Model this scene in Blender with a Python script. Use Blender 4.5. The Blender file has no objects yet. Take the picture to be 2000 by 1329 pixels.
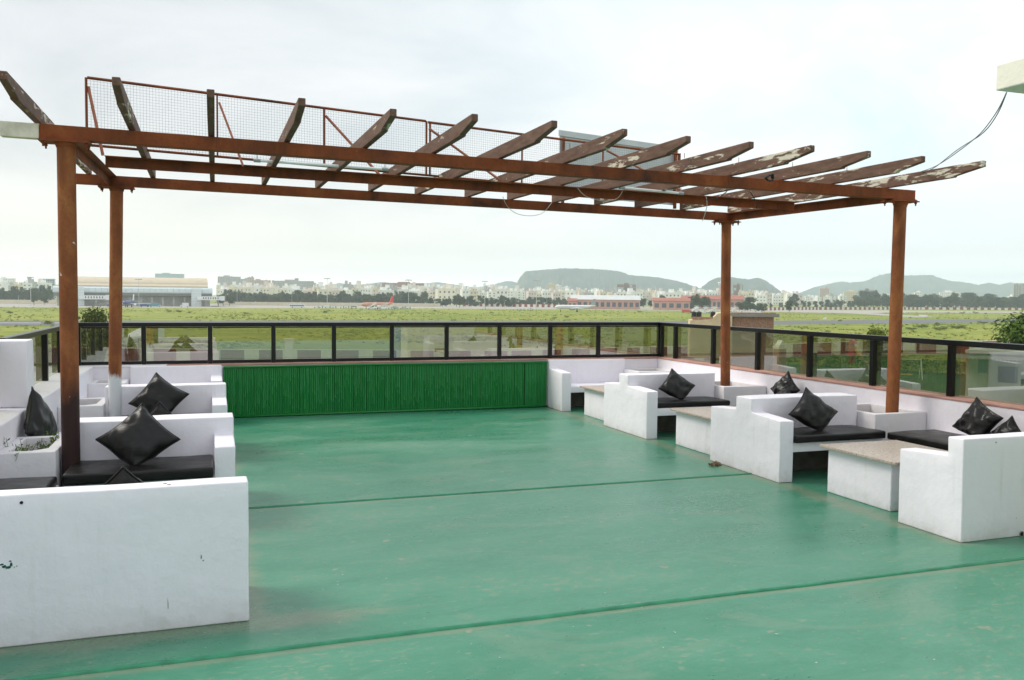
import bpy, bmesh, math, random
from mathutils import Vector, Matrix, noise as mnoise
rnd = random.Random(11)
S = bpy.context.scene
COL = S.collection
PI = math.pi

# ------------------------------------------------------------------ camera
F_PX, YAW, PITCH, ROLL = 1701.24, 0.3382, 0.0493, 0.0093
CAMP = Vector((0, 0, 1.7))
cy, sy, cp, sp = math.cos(YAW), math.sin(YAW), math.cos(PITCH), math.sin(PITCH)
FW = Vector((sy*cp, cy*cp, -sp)); R0 = Vector((cy, -sy, 0)); U0 = R0.cross(FW)
RT = math.cos(ROLL)*R0 + math.sin(ROLL)*U0
UP = -math.sin(ROLL)*R0 + math.cos(ROLL)*U0
cam = bpy.data.cameras.new('camera'); camo = bpy.data.objects.new('camera', cam); COL.objects.link(camo)
M3 = Matrix((RT, UP, -FW)).transposed()
camo.matrix_world = Matrix.Translation(CAMP) @ M3.to_4x4()
cam.sensor_width = 36; cam.sensor_fit = 'HORIZONTAL'; cam.lens = F_PX*36/2000
cam.clip_start = 0.05; cam.clip_end = 40000
S.camera = camo

# ------------------------------------------------------------------ sky, sun, exposure
S.view_settings.view_transform = 'Standard'; S.view_settings.look = 'None'
S.view_settings.exposure = 0.68; S.view_settings.gamma = 1; S.view_settings.use_curve_mapping = False
S.render.engine = 'CYCLES'
S.cycles.use_denoising = True
S.cycles.max_bounces = 10; S.cycles.transparent_max_bounces = 24; S.cycles.volume_bounces = 3
S.cycles.diffuse_bounces = 4; S.cycles.glossy_bounces = 4; S.cycles.sample_clamp_indirect = 4
SUN_EL, SUN_AZ = math.radians(48), math.radians(-58)     # azimuth from +Y toward +X
W = bpy.data.worlds.new('World'); S.world = W; W.use_nodes = True
nt = W.node_tree; N = nt.nodes; LK = nt.links; N.clear()
def wn(t, **k):
    n = N.new(t)
    for a, b in k.items(): setattr(n, a, b)
    return n
out = wn('ShaderNodeOutputWorld'); bg = wn('ShaderNodeBackground'); bg.inputs['Strength'].default_value = 0.1
sky = wn('ShaderNodeTexSky', sky_type='NISHITA', sun_disc=False, sun_elevation=SUN_EL, sun_rotation=SUN_AZ)
sky.air_density = 1.2; sky.dust_density = 2.5
tc = wn('ShaderNodeTexCoord')
def vmath(op, a, b=None):
    n = wn('ShaderNodeVectorMath', operation=op); LK.new(a, n.inputs[0])
    if b is not None:
        if isinstance(b, (tuple, list, Vector)): n.inputs[1].default_value = b
        else: LK.new(b, n.inputs[1])
    return n
def mth(op, a, b=None, clamp=False):
    n = wn('ShaderNodeMath', operation=op); n.use_clamp = clamp
    for i, v in enumerate((a, b)):
        if v is None: continue
        if isinstance(v, (int, float)): n.inputs[i].default_value = v
        else: LK.new(v, n.inputs[i])
    return n.outputs[0]
dirn = tc.outputs['Generated']
sx = wn('ShaderNodeSeparateXYZ'); LK.new(dirn, sx.inputs[0])
# project onto a cloud plane so that clouds flatten towards the horizon
den = mth('ADD', mth('ABSOLUTE', sx.outputs['Z']), 0.22)
cx_ = mth('DIVIDE', sx.outputs['X'], den); cy_ = mth('DIVIDE', sx.outputs['Y'], den)
cmb = wn('ShaderNodeCombineXYZ'); LK.new(cx_, cmb.inputs[0]); LK.new(cy_, cmb.inputs[1])
n1 = wn('ShaderNodeTexNoise'); n1.inputs['Scale'].default_value = 1.3; n1.inputs['Detail'].default_value = 9; n1.inputs['Roughness'].default_value = .56; n1.inputs['Distortion'].default_value = .45
LK.new(cmb.outputs[0], n1.inputs['Vector'])
n2 = wn('ShaderNodeTexNoise'); n2.inputs['Scale'].default_value = .55; n2.inputs['Detail'].default_value = 3
LK.new(cmb.outputs[0], n2.inputs['Vector'])
side = vmath('DOT_PRODUCT', dirn, (0.93, -0.36, 0.0)).outputs['Value']      # the clearing lies to the east
sr = wn('ShaderNodeMapRange'); sr.interpolation_type = 'SMOOTHSTEP'; LK.new(side, sr.inputs['Value'])
sr.inputs['From Min'].default_value = -0.55; sr.inputs['From Max'].default_value = 0.5
ct = wn('ShaderNodeValToRGB'); LK.new(n1.outputs['Fac'], ct.inputs[0])
ct.color_ramp.elements[0].position = .36; ct.color_ramp.elements[0].color = (4.5, 4.64, 4.8, 1)
ct.color_ramp.elements[1].position = .64; ct.color_ramp.elements[1].color = (6.1, 6.15, 6.2, 1)
cr = wn('ShaderNodeValToRGB'); LK.new(n1.outputs['Fac'], cr.inputs[0])
cr.color_ramp.elements[0].position = .38; cr.color_ramp.elements[0].color = (5.9, 6.9, 7.3, 1)
cr.color_ramp.elements[1].position = .6; cr.color_ramp.elements[1].color = (7.5, 7.65, 7.75, 1)
mx = wn('ShaderNodeMix', data_type='RGBA'); LK.new(sr.outputs[0], mx.inputs['Factor']); LK.new(ct.outputs[0], mx.inputs['A']); LK.new(cr.outputs[0], mx.inputs['B'])
# pale warm glow low in the sky under the cloud deck
lo = wn('ShaderNodeMapRange'); LK.new(sx.outputs['Z'], lo.inputs['Value']); lo.interpolation_type = 'SMOOTHSTEP'
lo.inputs['From Min'].default_value = 0.17; lo.inputs['From Max'].default_value = 0.015
lw = wn('ShaderNodeMix', data_type='RGBA'); LK.new(sr.outputs[0], lw.inputs['Factor'])
lw.inputs['A'].default_value = (8.7, 8.05, 7.1, 1); lw.inputs['B'].default_value = (8.0, 8.3, 8.5, 1)
mz = wn('ShaderNodeMix', data_type='RGBA'); LK.new(mth('MULTIPLY', lo.outputs[0], .85), mz.inputs['Factor']); LK.new(mx.outputs['Result'], mz.inputs['A']); LK.new(lw.outputs['Result'], mz.inputs['B'])
fin = wn('ShaderNodeMix', data_type='RGBA'); fin.inputs['Factor'].default_value = .92
LK.new(sky.outputs[0], fin.inputs['A']); LK.new(mz.outputs['Result'], fin.inputs['B'])
hb_w = wn('ShaderNodeMapRange'); LK.new(sx.outputs['Z'], hb_w.inputs['Value']); hb_w.interpolation_type = 'SMOOTHSTEP'      # bright rim of an overcast sky
hb_w.inputs['From Min'].default_value = 0.055; hb_w.inputs['From Max'].default_value = 0.0; hb_w.inputs['To Min'].default_value = 1.0; hb_w.inputs['To Max'].default_value = 2.0
rim_w = vmath('SCALE', fin.outputs['Result']); LK.new(hb_w.outputs[0], rim_w.inputs['Scale'])
LK.new(rim_w.outputs[0], bg.inputs['Color']); LK.new(bg.outputs[0], out.inputs[0])
sl = bpy.data.lights.new('sun', 'SUN'); sl.energy = 1.75; sl.angle = math.radians(24); sl.color = (1, .95, .86)
so = bpy.data.objects.new('sun', sl); COL.objects.link(so)
sd = Vector((math.sin(SUN_AZ)*math.cos(SUN_EL), math.cos(SUN_AZ)*math.cos(SUN_EL), math.sin(SUN_EL)))
so.rotation_euler = sd.to_track_quat('Z', 'Y').to_euler(); so.location = (0, 0, 60)

# ------------------------------------------------------------------ helpers
GZ = -9.8
def ray(u, v): return FW + RT*((u-1000)/F_PX) + UP*((664.5-v)/F_PX)
def ground(u, v, z=GZ):
    d = ray(u, v); t = (z-CAMP.z)/d.z; return CAMP + d*t
def hz(u): return 575 + (u-402)*.00929
def at(u, D, z=GZ):                      # point at image column u, D metres along the view, at height z
    d = ray(u, hz(u)); p = CAMP + d*D; p.z = z; return p
def zy(v, u, D): return CAMP.z + (hz(u)-v)*D/F_PX     # height seen at image row v
def tag(o, label=None, cat=None, group=None, kind=None):
    if label: o['label'] = label
    if cat: o['category'] = cat
    if group: o['group'] = group
    if kind: o['kind'] = kind
    return o
WL = {}
def empty(name, loc, label, cat, group=None):
    o = bpy.data.objects.new(name, None); COL.objects.link(o); o.location = loc; o.empty_display_size = .1
    WL[o.name] = Vector(loc); return tag(o, label, cat, group)
def kids(o): return [c for c in bpy.data.objects if c.parent == o]
def tree_of(o): return [(c, tree_of(c)) for c in kids(o)]
def copy_tree(o, tr, loc, rz=0, label=None, sc=None):
    c = o.copy(); COL.objects.link(c); c.location = loc; c.rotation_euler = (0, 0, rz)
    if sc: c.scale = sc
    if label: c['label'] = label
    def rec(src, dst):
        for ch, sub in src:
            d = ch.copy(); COL.objects.link(d); d.parent = dst; rec(sub, d)
    rec(tr, c); return c
class MB:
    skip = None
    def __init__(s): s.bm = bmesh.new()
    def box(s, x0, x1, y0, y1, z0, z1, bev=0, seg=2, M=None):
        b = bmesh.new(); bmesh.ops.create_cube(b, size=1)
        for v in b.verts: v.co = Vector(((x0+x1)/2+v.co.x*(x1-x0), (y0+y1)/2+v.co.y*(y1-y0), (z0+z1)/2+v.co.z*(z1-z0)))
        return s._add(b, bev, seg, M)
    def prism(s, poly, axis, a, b_, bev=0, seg=2, M=None):
        """poly: 2D points in the plane of the two other axes, extruded along axis from a to b_"""
        b = bmesh.new()
        def mk(p, t):
            if axis == 'x': return (t, p[0], p[1])
            if axis == 'y': return (p[0], t, p[1])
            return (p[0], p[1], t)
        A = [b.verts.new(mk(p, a)) for p in poly]; B = [b.verts.new(mk(p, b_)) for p in poly]
        n = len(poly); b.faces.new(A); b.faces.new(B[::-1])
        for i in range(n): b.faces.new((A[i], B[i], B[(i+1) % n], A[(i+1) % n]))
        bmesh.ops.recalc_face_normals(b, faces=b.faces)
        return s._add(b, bev, seg, M)
    def _add(s, b, bev, seg, M=None):
        if bev: bmesh.ops.bevel(b, geom=[e for e in b.edges if s.skip is None or not all(abs(v.co.x-s.skip) < 1e-4 for v in e.verts)], offset=bev, segments=seg, profile=.5, affect='EDGES', clamp_overlap=True)
        if M is not None: b.transform(M)
        me = bpy.data.meshes.new('tmp'); b.to_mesh(me); b.free(); s.bm.from_mesh(me); bpy.data.meshes.remove(me)
        return s
    def tube(s, pts, r, n=8, cap=True):
        pts = [Vector(p) for p in pts]; rs = r if isinstance(r, (list, tuple)) else [r]*len(pts)
        rings = []; prev = None
        for i, p in enumerate(pts):
            t = (pts[min(i+1, len(pts)-1)]-pts[max(i-1, 0)]).normalized()
            if prev is None:
                a = Vector((0, 0, 1)) if abs(t.z) < .9 else Vector((1, 0, 0)); x = t.cross(a).normalized()
            else: x = (prev - t*prev.dot(t)).normalized()
            prev = x; y = t.cross(x)
            rings.append([s.bm.verts.new(p+(x*math.cos(2*PI*k/n)+y*math.sin(2*PI*k/n))*rs[i]) for k in range(n)])
        for a, b in zip(rings, rings[1:]):
            for k in range(n): s.bm.faces.new((a[k], a[(k+1) % n], b[(k+1) % n], b[k]))
        if cap:
            s.bm.faces.new(rings[0][::-1]); s.bm.faces.new(rings[-1])
        return s
    def quad(s, a, b, c, d):
        s.bm.faces.new([s.bm.verts.new(p) for p in (a, b, c, d)]); return s
    def rough(s, amp=.005, step=.16):
        bm = s.bm; lo_ = [min(v.co[i] for v in bm.verts) for i in range(3)]; hi = [max(v.co[i] for v in bm.verts) for i in range(3)]
        for i in range(3):
            n = Vector((0, 0, 0)); n[i] = 1; q = math.ceil(lo_[i]/step+.2)*step
            while q < hi[i]-.02:
                c = Vector((0, 0, 0)); c[i] = q+.003; bmesh.ops.bisect_plane(bm, geom=bm.verts[:]+bm.edges[:]+bm.faces[:], plane_co=c, plane_no=n, dist=1e-5); q += step
        for v in bm.verts:
            a = mnoise.noise_vector(v.co*2.1)*amp + mnoise.noise_vector(v.co*7.3)*amp*.45; a.z *= min(1, max(0, v.co.z*6))
            v.co += a
        return s
    def build(s, name, mat, parent=None, smooth=False, own=True):
        return finish(name, s.bm, mat, parent, smooth, own)
def finish(name, bm, mat, parent=None, smooth=False, own=True):
    vs = [v.co for v in bm.verts]
    c = Vector((0, 0, 0))
    if own and vs:
        c = Vector(((min(v.x for v in vs)+max(v.x for v in vs))/2, (min(v.y for v in vs)+max(v.y for v in vs))/2, min(v.z for v in vs)))
        bmesh.ops.translate(bm, verts=bm.verts, vec=-c)
    me = bpy.data.meshes.new(name); bm.to_mesh(me); bm.free()
    mats = mat if isinstance(mat, (list, tuple)) else [mat]
    for m in mats: me.materials.append(m)
    if smooth:
        me.shade_smooth()
        if smooth != 'all': me.set_sharp_from_angle(angle=math.radians(38))
    o = bpy.data.objects.new(name, me); COL.objects.link(o)
    pw = Vector((0, 0, 0))
    if parent is not None:
        o.parent = parent; pw = WL.get(parent.name, Vector((0, 0, 0)))
    o.location = c - pw; WL[o.name] = c
    return o

# ------------------------------------------------------------------ materials
def mat(name, rough=.6, spec=.5, metal=0):
    m = bpy.data.materials.new(name); m.use_nodes = True; n = m.node_tree.nodes; b = n['Principled BSDF']
    b.inputs['Roughness'].default_value = rough; b.inputs['Metallic'].default_value = metal
    b.inputs['Specular IOR Level'].default_value = spec
    return m, m.node_tree, b
def nd(t, ty, **k):
    n = t.nodes.new(ty)
    for a, b in k.items():
        if a in n.inputs: n.inputs[a].default_value = b
        else: setattr(n, a, b)
    return n
def coord(t, space='pos', scale=(1, 1, 1), loc=(0, 0, 0)):
    mp = nd(t, 'ShaderNodeMapping'); mp.inputs['Scale'].default_value = scale; mp.inputs['Location'].default_value = loc
    if space == 'pos': g = nd(t, 'ShaderNodeNewGeometry'); t.links.new(g.outputs['Position'], mp.inputs[0])
    else: g = nd(t, 'ShaderNodeTexCoord'); t.links.new(g.outputs['Object'], mp.inputs[0])
    return mp.outputs[0]
def noi(t, vec, scale, detail=5, rough=.55, dist=0):
    n = nd(t, 'ShaderNodeTexNoise', Scale=scale, Detail=detail, Roughness=rough, Distortion=dist); t.links.new(vec, n.inputs['Vector']); return n.outputs['Fac']
def ramp(t, fac, stops, interp='LINEAR'):
    r = nd(t, 'ShaderNodeValToRGB'); t.links.new(fac, r.inputs[0]); e = r.color_ramp.elements; r.color_ramp.interpolation = interp
    while len(e) < len(stops): e.new(.5)
    for i, (p, c) in enumerate(stops):
        e[i].position = p
        e[i].color = (c, c, c, 1) if isinstance(c, (int, float)) else (*c, 1)
    return r.outputs[0]
def mixc(t, fac, a, b, mode='MIX'):
    m = nd(t, 'ShaderNodeMix', data_type='RGBA'); m.blend_type = mode
    for s_, v in (('Factor', fac), ('A', a), ('B', b)):
        if isinstance(v, (int, float)): m.inputs[s_].default_value = v
        elif isinstance(v, (tuple, list)): m.inputs[s_].default_value = (*v, 1)
        else: t.links.new(v, m.inputs[s_])
    return m.outputs['Result']
def mm(t, op, a, b=None, clamp=False):
    n = nd(t, 'ShaderNodeMath', operation=op); n.use_clamp = clamp
    for i, v in enumerate((a, b)):
        if v is None: continue
        if isinstance(v, (int, float)): n.inputs[i].default_value = v
        else: t.links.new(v, n.inputs[i])
    return n.outputs[0]
def bump(t, b, h, strength=.3, dist=.01):
    n = nd(t, 'ShaderNodeBump', Strength=strength, Distance=dist); t.links.new(h, n.inputs['Height']); t.links.new(n.outputs[0], b.inputs['Normal'])
def col(t, b, c): t.links.new(c, b.inputs['Base Color'])
def rand(t): return nd(t, 'ShaderNodeObjectInfo').outputs['Random']
def posz(t):
    g = nd(t, 'ShaderNodeNewGeometry'); s_ = nd(t, 'ShaderNodeSeparateXYZ'); t.links.new(g.outputs['Position'], s_.inputs[0]); return s_.outputs
def simple(name, c, rough=.6, var=.12, scale=6, space='obj', spec=.4, metal=0):
    m, t, b = mat(name, rough, spec, metal); v = coord(t, space); f = noi(t, v, scale, 5, .6)
    lo_ = tuple(x*(1-var) for x in c); hi = tuple(min(1, x*(1+var)) for x in c)
    col(t, b, ramp(t, f, [(.3, lo_), (.7, hi)])); return m

def m_plaster(name='white_plaster', tint=(.86, .825, .885), dirt=1.0):
    m, t, b = mat(name, .62, .3); v = coord(t)
    big = noi(t, v, 1.1, 6, .6); fine = noi(t, v, 14, 6, .65)
    c = mixc(t, ramp(t, big, [(.35, 0), (.7, 1)]), tuple(x*.955 for x in tint), tint)
    c = mixc(t, mm(t, 'MULTIPLY', ramp(t, fine, [(.52, 0), (.75, 1)]), .35), c, tuple(x*a for x, a in zip(tint, (.93, .91, .86))))
    st = noi(t, coord(t, scale=(9, 9, .7)), 1.6, 5, .6)                              # rain streaks
    c = mixc(t, mm(t, 'MULTIPLY', ramp(t, st, [(.6, 0), (.74, 1)]), .26*dirt), c, (.56, .54, .50))
    z = posz(t)['Z']                                                                # splash marks, ragged
    sp_ = mm(t, 'SUBTRACT', noi(t, v, 7, 7, .7), mm(t, 'MULTIPLY', z, 2.1))
    c = mixc(t, mm(t, 'MULTIPLY', ramp(t, sp_, [(.34, 0), (.60, 1)]), .34*dirt), c, (.50, .46, .39))
    sc = noi(t, coord(t, scale=(1, 1, 1.2)), 26, 3, .5)
    c = mixc(t, ramp(t, sc, [(.765, 0), (.785, .5*dirt)]), c, (.40, .37, .33))      # chips and scuffs
    col(t, b, c)
    h = mm(t, 'ADD', mm(t, 'MULTIPLY', noi(t, v, 5, 4, .5), 1.0), mm(t, 'MULTIPLY', fine, .25)); h = mm(t, 'ADD', h, mm(t, 'MULTIPLY', noi(t, coord(t, scale=(1, 1, .35)), 2.2, 3, .5), 2.2)); bump(t, b, h, .75, .015)
    return m
def m_rust():
    m, t, b = mat('rusty_steel', .72, .35); v = coord(t)
    f = noi(t, coord(t, scale=(1, 1, .5)), 3.2, 8, .65, .4); g = noi(t, v, 30, 6, .7)
    c = ramp(t, f, [(.30, (.050, .016, .009)), (.44, (.160, .040, .011)), (.6, (.245, .058, .014)), (.78, (.30, .105, .030))])
    c = mixc(t, mm(t, 'MULTIPLY', ramp(t, g, [(.5, 0), (.7, 1)]), .5), c, (.085, .032, .015))
    c = mixc(t, ramp(t, noi(t, v, 16, 2, .4), [(.81, 0), (.825, .9)]), c, (.62, .60, .56))
    col(t, b, c); bump(t, b, g, .25, .004); return m
def m_post(kind):
    m, t, b = mat('rusty_post_'+kind, .66, .35); v = coord(t, scale=(1, 1, .45))
    f = noi(t, v, 5, 8, .65, .3); g = noi(t, coord(t), 40, 5, .7)
    c = ramp(t, f, [(.3, (.115, .038, .014)), (.5, (.23, .068, .019)), (.7, (.36, .140, .042))])
    c = mixc(t, mm(t, 'MULTIPLY', ramp(t, g, [(.52, 0), (.72, 1)]), .4), c, (.075, .03, .015))
    c = mixc(t, ramp(t, noi(t, coord(t), 11, 3, .5), [(.735, 0), (.755, 1)]), c, (.66, .64, .6))
    z = posz(t)['Z']; e = mm(t, 'ADD', z, mm(t, 'MULTIPLY', noi(t, coord(t, scale=(1, 1, .3)), 22, 3, .5), .22))
    if kind == 'tarred':     # old bitumen paint on the lower part
        c = mixc(t, ramp(t, e, [(.0, 0), (1, 0)]) if False else mm(t, 'SUBTRACT', 1, mm(t, 'MULTIPLY', mm(t, 'SUBTRACT', e, 1.02), 6, True), True), c, (.030, .011, .010))
    if kind == 'limewashed':
        k = mm(t, 'SUBTRACT', 1, mm(t, 'MULTIPLY', mm(t, 'SUBTRACT', e, .93), 14, True), True)
        c = mixc(t, k, c, mixc(t, ramp(t, noi(t, coord(t, scale=(1, 1, .25)), 18, 5, .6), [(.3, 0), (.45, 1)]), (.30, .27, .26), (.70, .71, .74)))
    col(t, b, c); bump(t, b, g, .2, .003); return m
def m_rafter():
    m, t, b = mat('peeling_timber', .7, .3); r = rand(t)
    v = coord(t, 'obj', (1, .2, 1)); off = nd(t, 'ShaderNodeVectorMath', operation='ADD'); t.links.new(v, off.inputs[0])
    cb = nd(t, 'ShaderNodeCombineXYZ'); t.links.new(mm(t, 'MULTIPLY', r, 40), cb.inputs[0]); t.links.new(mm(t, 'MULTIPLY', r, 17), cb.inputs[1]); t.links.new(cb.outputs[0], off.inputs[1]); v = off.outputs[0]
    grain = noi(t, v, 30, 4, .6); f = noi(t, v, 24, 8, .66, .3)
    paint = mixc(t, ramp(t, grain, [(.35, 0), (.7, 1)]), (.100, .052, .036), (.175, .100, .072))
    bare = mixc(t, grain, (.50, .45, .36), (.70, .66, .56))
    att = nd(t, 'ShaderNodeAttribute', attribute_type='OBJECT', attribute_name='peel')
    lowf = noi(t, v, 4.5, 3, .5); f2 = mm(t, 'ADD', f, mm(t, 'MULTIPLY', mm(t, 'SUBTRACT', lowf, .5), .62))
    k = mm(t, 'MULTIPLY', mm(t, 'SUBTRACT', mm(t, 'ADD', f2, att.outputs['Fac']), .665), 18, True)
    c = mixc(t, k, paint, bare)
    crack = ramp(t, noi(t, coord(t, 'obj', (3, .5, 9)), 6, 5, .7), [(.68, 0), (.71, 1)])
    c = mixc(t, mm(t, 'MULTIPLY', crack, .75), c, (.025, .018, .014))
    col(t, b, c); bump(t, b, mm(t, 'SUBTRACT', mm(t, 'MULTIPLY', grain, .4), k), .35, .004); return m
def m_floor():
    m, t, b = mat('green_floor_paint', .3, .5); v = coord(t); a = coord(t, scale=(.55, 1.6, 1))
    big = noi(t, a, .75, 7, .62, .4); mid = noi(t, a, 3.0, 8, .68, .5); fine = noi(t, coord(t, scale=(.7, 1.4, 1)), 19, 7, .7, .3)
    c = ramp(t, big, [(.28, (.024, .168, .092)), (.48, (.040, .205, .122)), (.60, (.054, .228, .142)), (.78, (.080, .255, .170))])
    c = mixc(t, mm(t, 'MULTIPLY', ramp(t, mid, [(.47, 0), (.72, 1)]), .42), c, (.105, .262, .180))
    c = mixc(t, mm(t, 'MULTIPLY', ramp(t, mid, [(.28, 1), (.42, 0)]), .5), c, (.018, .135, .070))
    c = mixc(t, mm(t, 'MULTIPLY', ramp(t, mm(t, 'ADD', mm(t, 'MULTIPLY', fine, .6), mm(t, 'MULTIPLY', big, .4)), [(.53, 0), (.64, 1)]), .62), c, (.27, .285, .21))
    c = mixc(t, ramp(t, noi(t, v, 9.0, 2, .4), [(.70, 0), (.76, .6)]), c, (.30, .26, .19))
    c = mixc(t, ramp(t, noi(t, coord(t, scale=(1, 1, 1), loc=(7, 3, 0)), 34, 1, .3), [(.80, 0), (.82, .7)]), c, (.48, .52, .42))
    scr = noi(t, coord(t, scale=(3, 16, 1), loc=(0, 0, 0)), 2.4, 5, .6)
    c = mixc(t, ramp(t, scr, [(.66, 0), (.74, .5)]), c, (.34, .40, .31))
    P_ = posz(t)
    def near(axis, x0, w): return mm(t, 'SUBTRACT', 1, mm(t, 'DIVIDE', mm(t, 'ABSOLUTE', mm(t, 'SUBTRACT', P_[axis], x0)), w), True)
    silt = mm(t, 'MAXIMUM', mm(t, 'MAXIMUM', mm(t, 'MULTIPLY', near('X', 5.0, .22), mm(t, 'MULTIPLY', mm(t, 'SUBTRACT', P_['Y'], 4.5), 6, True)), mm(t, 'MULTIPLY', near('Y', 4.62, .20), mm(t, 'SUBTRACT', 1.6, P_['X'], True))), mm(t, 'MAXIMUM', mm(t, 'MULTIPLY', near('X', .22, .16), mm(t, 'MULTIPLY', mm(t, 'SUBTRACT', P_['Y'], 4.5), 6, True)), mm(t, 'MAXIMUM', near('Y', 4.20, .07), near('Y', 7.11, .07))))
    sl2 = mm(t, 'ADD', mm(t, 'MULTIPLY', silt, .42), mm(t, 'MULTIPLY', mid, .75))
    c = mixc(t, mm(t, 'MULTIPLY', ramp(t, sl2, [(.50, 0), (.74, 1)]), .45), c, (.25, .225, .155))
    walk = noi(t, coord(t, scale=(.5, .9, 1), loc=(3, 1, 0)), 1.5, 9, .72, 1.2)
    c = mixc(t, mm(t, 'MULTIPLY', ramp(t, walk, [(.54, 0), (.60, .8), (.72, 1)]), .26), c, (.21, .255, .185))
    c = mixc(t, mm(t, 'MULTIPLY', ramp(t, walk, [(.30, 1), (.43, 0)]), .32), c, (.014, .125, .066))
    col(t, b, c)
    t.links.new(ramp(t, mm(t, 'ADD', mm(t, 'MULTIPLY', big, .5), mm(t, 'MULTIPLY', fine, .5)), [(.36, .24), (.66, .5)]), b.inputs['Roughness'])
    bump(t, b, mm(t, 'ADD', mm(t, 'MULTIPLY', mid, 1.0), mm(t, 'MULTIPLY', fine, .18)), .12, .012); return m
def m_leather():
    m, t, b = mat('black_leatherette', .36, .34); v = coord(t, 'obj'); f = noi(t, v, 9, 4, .5, .5)
    col(t, b, ramp(t, f, [(.3, (.0035, .0030, .0028)), (.7, (.0075, .0062, .0055))]))
    t.links.new(ramp(t, noi(t, v, 5, 5, .6), [(.3, .27), (.7, .46)]), b.inputs['Roughness'])
    w = noi(t, coord(t, 'obj', (1, 1, 3.2)), 6.5, 3, .5, 1.2); bump(t, b, mm(t, 'ADD', w, mm(t, 'MULTIPLY', noi(t, v, 160, 2, .5), .03)), .22, .02); return m
def m_glass():
    m = bpy.data.materials.new('dusty_glass'); m.use_nodes = True; t = m.node_tree; t.nodes.clear()
    o = nd(t, 'ShaderNodeOutputMaterial'); tr = nd(t, 'ShaderNodeBsdfTransparent'); tr.inputs[0].default_value = (.64, .64, .51, 1)
    gl = nd(t, 'ShaderNodeBsdfGlossy', Roughness=0.0); gl.inputs[0].default_value = (.9, .95, .92, 1)
    fr = nd(t, 'ShaderNodeFresnel', IOR=1.95); gb = nd(t, 'ShaderNodeNewGeometry'); front = mm(t, 'SUBTRACT', 1, gb.outputs['Backfacing'])
    m1 = nd(t, 'ShaderNodeMixShader'); t.links.new(mm(t, 'MULTIPLY', mm(t, 'ADD', mm(t, 'MULTIPLY', fr.outputs[0], .8), .21), front), m1.inputs[0]); t.links.new(tr.outputs[0], m1.inputs[1]); t.links.new(gl.outputs[0], m1.inputs[2])
    df = nd(t, 'ShaderNodeBsdfDiffuse'); df.inputs[0].default_value = (.60, .61, .56, 1)
    z = posz(t)['Z']; v = coord(t)
    f = noi(t, coord(t, scale=(1.5, 1.5, .8)), 4, 6, .65)
    low = mm(t, 'MULTIPLY', mm(t, 'SUBTRACT', 1.02, z), 1.1, True)      # dried splash film, thicker near the coping
    k = mm(t, 'MULTIPLY', mm(t, 'ADD', mm(t, 'MULTIPLY', low, .8), .16), ramp(t, f, [(.3, .04), (.8, .40)]))
    k = mm(t, 'MULTIPLY', k, front)
    m2 = nd(t, 'ShaderNodeMixShader'); t.links.new(k, m2.inputs[0]); t.links.new(m1.outputs[0], m2.inputs[1]); t.links.new(df.outputs[0], m2.inputs[2])
    t.links.new(m2.outputs[0], o.inputs[0]); return m
def m_bamboo():
    m, t, b = mat('green_bamboo', .42, .45); r = rand(t)
    at_ = nd(t, 'ShaderNodeAttribute', attribute_name='tone'); v = coord(t, scale=(3, 1, .6))
    c = mixc(t, at_.outputs['Fac'], (.004, .165, .022), (.007, .215, .038))
    c = mixc(t, ramp(t, noi(t, v, 6, 5, .6), [(.45, 0), (.75, .6)]), c, (.014, .21, .075))
    c = mixc(t, ramp(t, noi(t, coord(t), 28, 2, .5), [(.70, 0), (.73, .55)]), c, (.10, .33, .22))
    col(t, b, c); return m
def m_leaf(name, c1, c2, rough=.55):
    m, t, b = mat(name, .8, .12); at_ = nd(t, 'ShaderNodeAttribute', attribute_name='tone')
    col(t, b, mixc(t, at_.outputs['Fac'], c1, c2)); b.inputs['Subsurface Weight'].default_value = 0
    return m
def m_grass():
    m, t, b = mat('airfield_grass', .9, .1); v = coord(t)
    a = noi(t, coord(t, scale=(.35, 1, 1)), .030, 8, .66, .4); f = noi(t, v, .11, 8, .7); g = noi(t, v, .9, 6, .7)
    c = ramp(t, a, [(.32, (.14, .20, .030)), (.45, (.235, .275, .045)), (.57, (.33, .33, .070)), (.70, (.41, .385, .12))])
    c = mixc(t, mm(t, 'MULTIPLY', ramp(t, f, [(.42, 0), (.62, 1)]), .7), c, (.13, .185, .030))
    c = mixc(t, mm(t, 'MULTIPLY', ramp(t, g, [(.48, 0), (.7, 1)]), .45), c, (.36, .34, .12))
    col(t, b, c); bump(t, b, mm(t, 'ADD', f, mm(t, 'MULTIPLY', g, .4)), .8, 1.2); return m
def m_pave(name, c, var=.16, sc=.06):
    m, t, b = mat(name, .85, .2); v = coord(t); f = noi(t, coord(t, scale=(.3, 1, 1)), sc, 7, .65)
    col(t, b, mixc(t, mm(t, 'MULTIPLY', noi(t, v, 1.3, 4, .6), .25), ramp(t, f, [(.3, tuple(x*(1-var) for x in c)), (.7, tuple(x*(1+var) for x in c))]), tuple(x*.7 for x in c))); return m
def m_granite():
    m, t, b = mat('speckled_granite', .4, .4); v = coord(t)
    c = ramp(t, noi(t, v, 55, 4, .75), [(.34, (.16, .13, .11)), (.46, (.43, .35, .29)), (.6, (.55, .47, .40)), (.72, (.66, .60, .54))])
    c = mixc(t, mm(t, 'MULTIPLY', noi(t, v, 4, 5, .6), .3), c, (.42, .38, .32)); col(t, b, c); return m
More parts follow.
